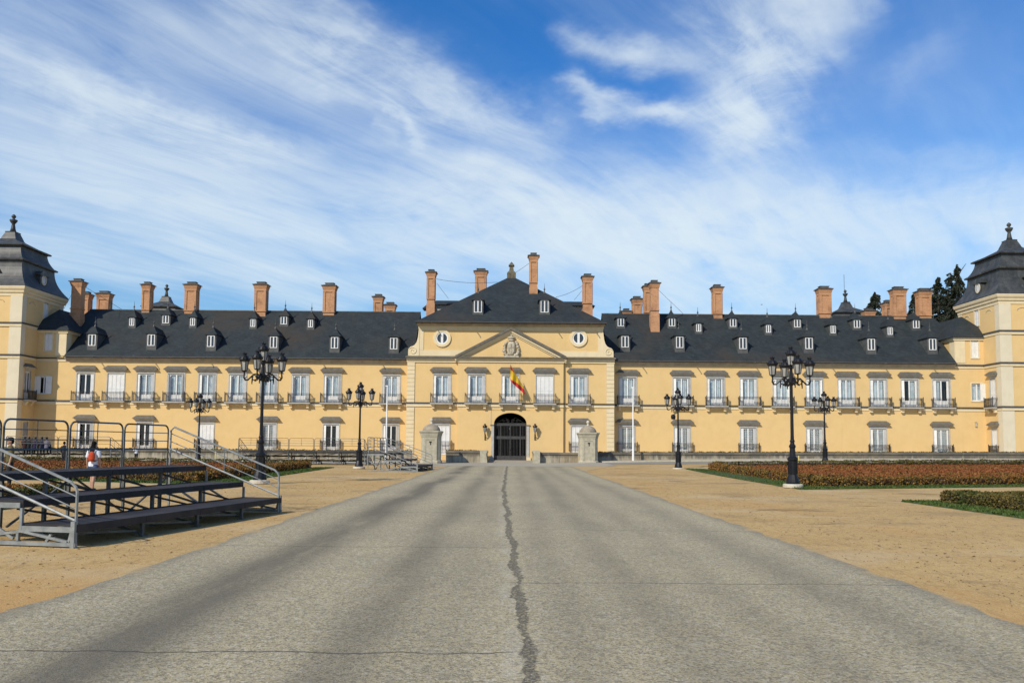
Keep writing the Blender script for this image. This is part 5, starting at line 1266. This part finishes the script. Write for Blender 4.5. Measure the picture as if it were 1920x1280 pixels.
hedge([(13.6, 24.2), (30, 24.0)], .8, .34, M_HGREEN, "hedge leading off to the right behind the nearest dark hedge", 2.0, .08, group="clipped hedges nearest the viewer")
verge([[(-12.15, 25.0), (-16, 24.8), (-34, 24.5), (-34, 23.5), (-13.0, 23.9)], [(-12.15, 25.0), (-13.4, 23.9), (-14.2, 8), (-12.4, 8)]], 9000, "green grass strip seen through the near grandstand")
hedge([(-13.6, 24.1), (-34, 23.9)], .8, .36, M_HEDGE, "rust hedge seen between the decks of the near grandstand", 1.6, .08, group="clipped hedges nearest the viewer")
hedge([(-13.4, 23.6), (-14.4, 9)], .8, .34, M_HGREEN, "dark hedge half hidden behind the near grandstand", 1.6, .08, group="clipped hedges nearest the viewer")

# ------------------------------------------------------------------ cedars beyond the palace
M_BARK = mat("cedar_bark", (0.060, 0.045, 0.034), .95)
M_CEDAR = leaf_mat("cedar_needles", (0.016, 0.026, 0.016), (0.026, 0.036, 0.020), (0.040, 0.046, 0.026), .5)
def cedar(px, top, y, hw_px, label, seed, droop=.35, bare=False, base_r=.5):
    rnd = random.Random(seed); x, zt = at(px, top, y); R = hw_px * y / F_PX
    o = thing("cedar_tree", label, "tree", (x, y, 0), 0, "dark cedars behind the palace")
    lean = rnd.uniform(-.4, .4); tip = Vector((1.5, 0, zt - .3)) if bare else Vector((0, 0, zt))
    tr = [(0, 0, 0), (lean * .3, 0, zt * .4), (lean, 0, zt * .75), (lean * .6, 0, zt * .93), tuple(tip)]
    MB().tube(tr, [base_r, base_r * .75, base_r * .45, base_r * .25, .04], 7).build("trunk", M_BARK, o)
    b = MB(); br = MB(); nlev = 30
    for k in range(nlev):
        f = k / (nlev - 1); z = zt - .4 - (zt - 9) * f ** 1.15
        prof = (.14 + .86 * min(1, f * 4.2)) * (1 - .18 * max(0, f - .5)); prof *= rnd.uniform(.65, 1.15)
        if bare and f < .28: prof *= .55
        for j in range(4 if f < .3 else 5):
            a = rnd.uniform(0, 2 * PI); L = max(.35, R * prof * rnd.uniform(.75, 1.15)); zz = z + rnd.uniform(-.5, .5)
            c0 = Vector((lean * .6 if f < .3 else lean, 0, zz)); dr = Vector((math.cos(a), math.sin(a), 0)); pts = []
            for q in range(6):
                t_ = q / 5; pts.append(c0 + dr * L * t_ + Vector((0, 0, L * (.16 * t_ - droop * t_ * t_ * 1.4))))
            br.tube(pts, [.10, .08, .06, .05, .03, .015], 4, False)
            for q in range(int(30 + L * 40)):
                t_ = rnd.random() ** .85; i = min(4, int(t_ * 5)); p = pts[i].lerp(pts[i + 1], t_ * 5 - i); sp = L * .10 * (1.15 - .7 * t_)
                p = p + Vector((rnd.gauss(0, sp), rnd.gauss(0, sp), -abs(rnd.gauss(0, .36)))); s_ = rnd.uniform(.20, .52)
                t1 = (dr * rnd.uniform(.2, 1) + Vector((rnd.gauss(0, .5), rnd.gauss(0, .5), rnd.uniform(-.9, .1)))).normalized(); t2 = t1.orthogonal().normalized(); t2.rotate(Matrix.Rotation(rnd.uniform(0, 6), 3, t1))
                b.quad(p - t1 * s_ * .6, p + t2 * s_ * .25, p + t1 * s_ * .6, p - t2 * s_ * .25)
    b.build("crown", M_CEDAR, o); br.build("branch", M_BARK, o)
cedar(1642, 548, 150, 30, "slim dark cedar rising between brick chimneys over the ridge", 3)
cedar(1714, 551, 152, 30, "dark cedar half hidden behind the brick chimneys nearest the right tower", 4, .6)
cedar(1757, 520, 148, 36, "feathery dark cedar left of the tallest cedar by the right tower", 5)
cedar(1782, 512, 158, 46, "broad dense dark cedar behind the tallest cedar by the right tower", 6)
cedar(1796, 491, 146, 48, "tallest dark cedar with a drooping bent top by the right tower", 8, .8, True)
cedar(1826, 540, 150, 44, "dark cedar showing beside the right tower roof", 9)

# ------------------------------------------------------------------ bird
x, z = at(1428, 571, 85)
b = MB(); b.add([(-.16, 0, 0), (0, -.03, .03), (.16, 0, -.02), (0, .03, -.03), (-.02, -.16, .05), (.04, -.16, .05), (-.02, .16, .05), (.04, .16, .05), (-.24, .03, 0), (-.24, -.03, 0)], [(0, 1, 2), (0, 3, 2), (1, 4, 5), (3, 6, 7), (0, 8, 9)])
thing("bird", "tiny dark bird flying in the sky above the right wing ridge", "bird", (x, 85, z), .4, None, b.mesh("bird", M_LAMP))

# ------------------------------------------------------------------ people
def remeshed(name, b, m, voxel):
    """fuse overlapping closed pieces into one continuous skin"""
    me = b.mesh(name, m); o = bpy.data.objects.new(name, me); COL.objects.link(o)
    mo = o.modifiers.new("r", 'REMESH'); mo.mode = 'VOXEL'; mo.voxel_size = voxel; mo.use_smooth_shade = True
    sm = o.modifiers.new("s", 'SMOOTH'); sm.factor = .5; sm.iterations = 3
    dg = bpy.context.evaluated_depsgraph_get(); nm = bpy.data.meshes.new_from_object(o.evaluated_get(dg)); bpy.data.objects.remove(o)
    nm.materials.clear(); nm.materials.append(m); nm.name = name
    nm.polygons.foreach_set('use_smooth', [True] * len(nm.polygons)); return nm
def rings(b, prof, n=16):                            # (z, rx, ry, y offset)
    rs = []
    for z, rx_, ry_, yo in prof:
        o = len(b.v); rs.append(o)
        for k in range(n): t_ = 2 * PI * k / n; b.v.append((rx_ * math.cos(t_), yo + ry_ * math.sin(t_), z))
    for o, q in zip(rs, rs[1:]):
        for k in range(n): b.face((o + k, o + (k + 1) % n, q + (k + 1) % n, q + k))
    b.face([rs[0] + k for k in range(n - 1, -1, -1)]); b.face([rs[-1] + k for k in range(n)])
def ball(b, c, rx_, ry_, rz_, n=14):
    b.lathe([(max(1e-3, math.sin(PI * k / 10)), -math.cos(PI * k / 10) * rz_) for k in range(11)], n, c, sx=rx_, sy=ry_)
M_SKIN = mat("skin", (0.42, 0.24, 0.16), .6)
M_HAIR = mat("dark_hair", (0.008, 0.007, 0.006), .8, spec=.1)
M_SHOE = mat("dark_shoe", (0.03, 0.028, 0.026), .6)
def cloth(name, c): return mat(name, c, .9, tuple(v_ * .75 for v_ in c), 9.0)
def person(label, x, y, z, rz, H, top, bottom, pose="stand", shorts=False, long_hair=False, cap=None, group=None, long_sleeve=False, fine=False):
    """faces local -y; H = standing height"""
    k = H / 1.75; vx = .009 if fine else .014; sit = pose == "sit"; D_ = -.43 if sit else 0.0
    legs, arms = [], []
    for s_ in (-1, 1):
        if sit: legs.append([(s_ * .09, .0, .50, .09), (s_ * .105, -.22, .51, .080), (s_ * .11, -.44, .49, .060), (s_ * .11, -.43, .30, .056), (s_ * .11, -.40, .09, .040)])
        else:
            st = (.09 if pose == "walk" else .015) * s_
            legs.append([(s_ * .085, 0, .90, .095), (s_ * .095, -st * .6, .68, .078), (s_ * .10, -st - .01, .49, .057), (s_ * .10, -st * 1.1 + .02, .32, .056), (s_ * .10, -st * 1.2 + .02, .08, .038)])
        if sit: A_ = [(.175, 0, 1.41, .052), (.215, -.03, 1.29, .047), (.225, -.10, 1.14, .040), (.18, -.26, 1.05, .034), (.13, -.36, 1.02, .027)]
        elif pose == "hands_up": A_ = [(.175, 0, 1.41, .052), (.23, -.05, 1.29, .047), (.25, -.12, 1.16, .040), (.17, -.22, 1.32, .034), (.09, -.20, 1.48, .027)]
        else: A_ = [(.175, 0, 1.41, .052), (.215, .01, 1.30, .048), (.24, .02, 1.14, .040), (.25, -.01, 1.01, .036), (.255, -.035, .90, .027)]
        arms.append([(s_ * a_, b_, c_ + D_, r_) for a_, b_, c_, r_ in A_])
    b = MB()
    rings(b, [(z_ + D_, a_, c_, o_) for z_, a_, c_, o_ in ((.82, .13, .09, .0), (.90, .165, .11, .01), (.98, .16, .105, .01), (1.10, .135, .09, .0), (1.26, .16, .11, .0), (1.38, .175, .095, .01), (1.44, .12, .075, .01), (1.48, .062, .06, .0), (1.57, .054, .056, -.012))])
    hc = 1.645 + D_
    ball(b, (0, -.015, hc), .077, .098, .115); ball(b, (0, -.05, hc - .065), .052, .055, .05); ball(b, (0, -.112, hc - .015), .014, .020, .024)
    for s_ in (-1, 1): ball(b, (s_ * .077, .0, hc - .01), .012, .022, .032)
    for L_ in legs:
        b.tube([p[:3] for p in L_], [p[3] for p in L_], 12); f_ = L_[-1]; ball(b, (f_[0], f_[1] - .06, .04 if not sit else f_[2] - .04), .043, .115, .04)
    for A_ in arms:
        b.tube([p[:3] for p in A_], [p[3] for p in A_], 10)
        w_ = Vector(A_[-1][:3]); dv = (w_ - Vector(A_[-2][:3])).normalized(); sd = dv.cross(Vector((1, 0, 0)) if abs(dv.x) < .8 else Vector((0, 1, 0))).normalized(); nf = dv.cross(sd)
        b.tube([w_, w_ + dv * .05, w_ + dv * .095], [.027, .034, .030], 8)
        for q, ln in enumerate((.068, .082, .078, .060)):
            p0 = w_ + dv * .085 + sd * (.030 - .020 * q); b.tube([p0, p0 + dv * ln * .5, p0 + dv * ln * .95 + nf * .018], [.0105, .0095, .008], 6)
        p0 = w_ + dv * .02 + sd * .028; b.tube([p0, p0 + dv * .035 + sd * .024, p0 + dv * .070 + sd * .030], [.013, .011, .009], 6)
    o = thing("person", label, "person", (x, y, z), rz, group, remeshed("person", b, M_SKIN, vx)); o.scale = (k, k, k)
    b = MB()
    rings(b, [(z_ + D_, a_, c_, o_) for z_, a_, c_, o_ in ((.86, .178, .128, .01), (.98, .178, .126, .01), (1.10, .160, .115, .0), (1.26, .182, .130, .0), (1.38, .195, .115, .01), (1.45, .13, .09, .01), (1.49, .078, .074, .0))])
    for A_ in arms:
        A2 = [list(p) for p in (A_[:5] if long_sleeve else A_[:3])]
        if not long_sleeve: A2[2] = [A_[1][q] + (A_[2][q] - A_[1][q]) * .75 for q in range(4)]
        b.tube([p[:3] for p in A2], [p[3] + (.020 if long_sleeve else .026) for p in A2], 10)
    link("shirt", remeshed("shirt", b, top, vx * 1.2), o)
    b = MB(); rings(b, [(z_ + D_, a_, c_, o_) for z_, a_, c_, o_ in ((.80, .15, .11, .0), (.90, .176, .126, .01), (1.00, .170, .118, .01))])
    for L_ in legs:
        L2 = L_[:3] if shorts else L_; L2 = [list(p) for p in L2]
        if shorts: L2[2] = [L_[1][q] + (L_[2][q] - L_[1][q]) * .3 for q in range(4)]
        b.tube([p[:3] for p in L2], [p[3] + (.026 if shorts else .018) for p in L2], 12)
    nm_ = "shorts" if shorts else "trousers"; link(nm_, remeshed(nm_, b, bottom, vx * 1.2), o)
    for L_ in legs:
        f_ = L_[-1]; zf = .045 if not sit else f_[2] - .04
        b = MB(); ball(b, (f_[0], f_[1] - .055, zf), .052, .13, .048); b.box(f_[0] - .045, f_[0] + .045, f_[1] - .17, f_[1] + .065, zf - .045, zf - .02); link("shoe", b.mesh("shoe", M_SHOE), o)
    b = MB(); ball(b, (0, .010, hc + .035), .086, .102, .098); ball(b, (0, .045, hc - .02), .080, .066, .085)
    if long_hair: ball(b, (0, .05, hc - .12), .098, .062, .15); ball(b, (0, .085, hc - .26), .10, .05, .16)
    link("hair", remeshed("hair", b, M_HAIR, vx), o)
    if cap:
        b = MB(); b.smooth = True; b.lathe([(.098, 0), (.098, .03), (.086, .075), (.045, .105), (.01, .112)], 16, (0, -.002, hc + .045), sy=1.15); b.tube([(-.07, -.10, hc + .05), (0, -.19, hc + .04), (.07, -.10, hc + .05)], .012, 5); b.box(-.06, .06, -.17, -.09, hc + .042, hc + .054); link("cap", b.mesh("cap", cap), o)
    return o
OLIVE, WHITE_C, NAVY, BLACK_C, DENIM = cloth("olive_cotton", (.115, .095, .030)), cloth("white_cotton", (.72, .74, .78)), cloth("navy_cloth", (.022, .024, .05)), cloth("black_cloth", (.014, .014, .017)), cloth("denim", (.05, .075, .16))
x = at(19, 850, 29)[0]; person("person in an olive T-shirt and dark cap standing at the left edge", x, 29, 0, math.radians(-50), 1.76, OLIVE, BLACK_C, cap=BLACK_C, fine=True)
x = at(176, 850, 27.6)[0]
wm = person("person with long dark hair, white T-shirt and a small orange backpack", x, 27.6, 0, math.radians(172), 1.66, WHITE_C, DENIM, shorts=True, long_hair=True, pose="walk", fine=True)
M_ORANGE = cloth("orange_nylon", (.50, .055, .012))
b = MB(); b.smooth = True; b.lathe([(.02, -.17), (.09, -.165), (.118, -.07), (.112, .07), (.08, .145), (.02, .17)], 12, (-.055, .19, 1.16), sy=.62)
bp = thing("backpack", "small orange backpack on the back of the person in white", "backpack", (x, 27.6, 0), math.radians(172)); b.build("bag", M_ORANGE, bp); 
b = MB()
for s_ in (-1, 1): b.tube([(s_ * .07, .17, 1.26), (s_ * .115, .09, 1.445), (s_ * .12, -.02, 1.475), (s_ * .125, -.115, 1.36), (s_ * .12, -.125, 1.18), (s_ * .14, .0, 1.03), (s_ * .11, .14, 1.0)], .018, 5)
b.build("strap", BLACK_C, bp)
x = at(255.5, 850, 69.5)[0]; person("small person in a white shirt and dark trousers before the moat wall", x, 69.5, 0, math.radians(15), 1.36, WHITE_C, BLACK_C, pose="hands_up")
x = at(120, 850, 58)[0]; person("person in a dark jacket standing behind a rail post on the left", x, 58, 0, math.radians(170), 1.66, BLACK_C, BLACK_C, long_sleeve=True)
tops = [cloth("maroon_cloth", (.05, .014, .012)), BLACK_C, cloth("dark_purple_cloth", (.03, .016, .06)), NAVY, cloth("pale_grey_cloth", (.20, .18, .22))]
labs = ["person in maroon seated first from the left on the distant grandstand", "person in black seated second on the distant grandstand, beside the one in maroon", "person in purple seated in the middle of the row on the distant grandstand", "person in navy seated next to the one in pale grey on the distant grandstand", "person in pale grey seated at the right end of the row on the distant grandstand"]
for px, tp, lb in zip((46, 54, 66, 78, 87), tops, labs):
    x = at(px, 845, 64.2)[0]; person(lb, x, 64.2, .72, math.radians(180 + random.uniform(-25, 25)), 1.70, tp, BLACK_C, pose="sit", long_sleeve=True, group="people sitting on the distant grandstand")
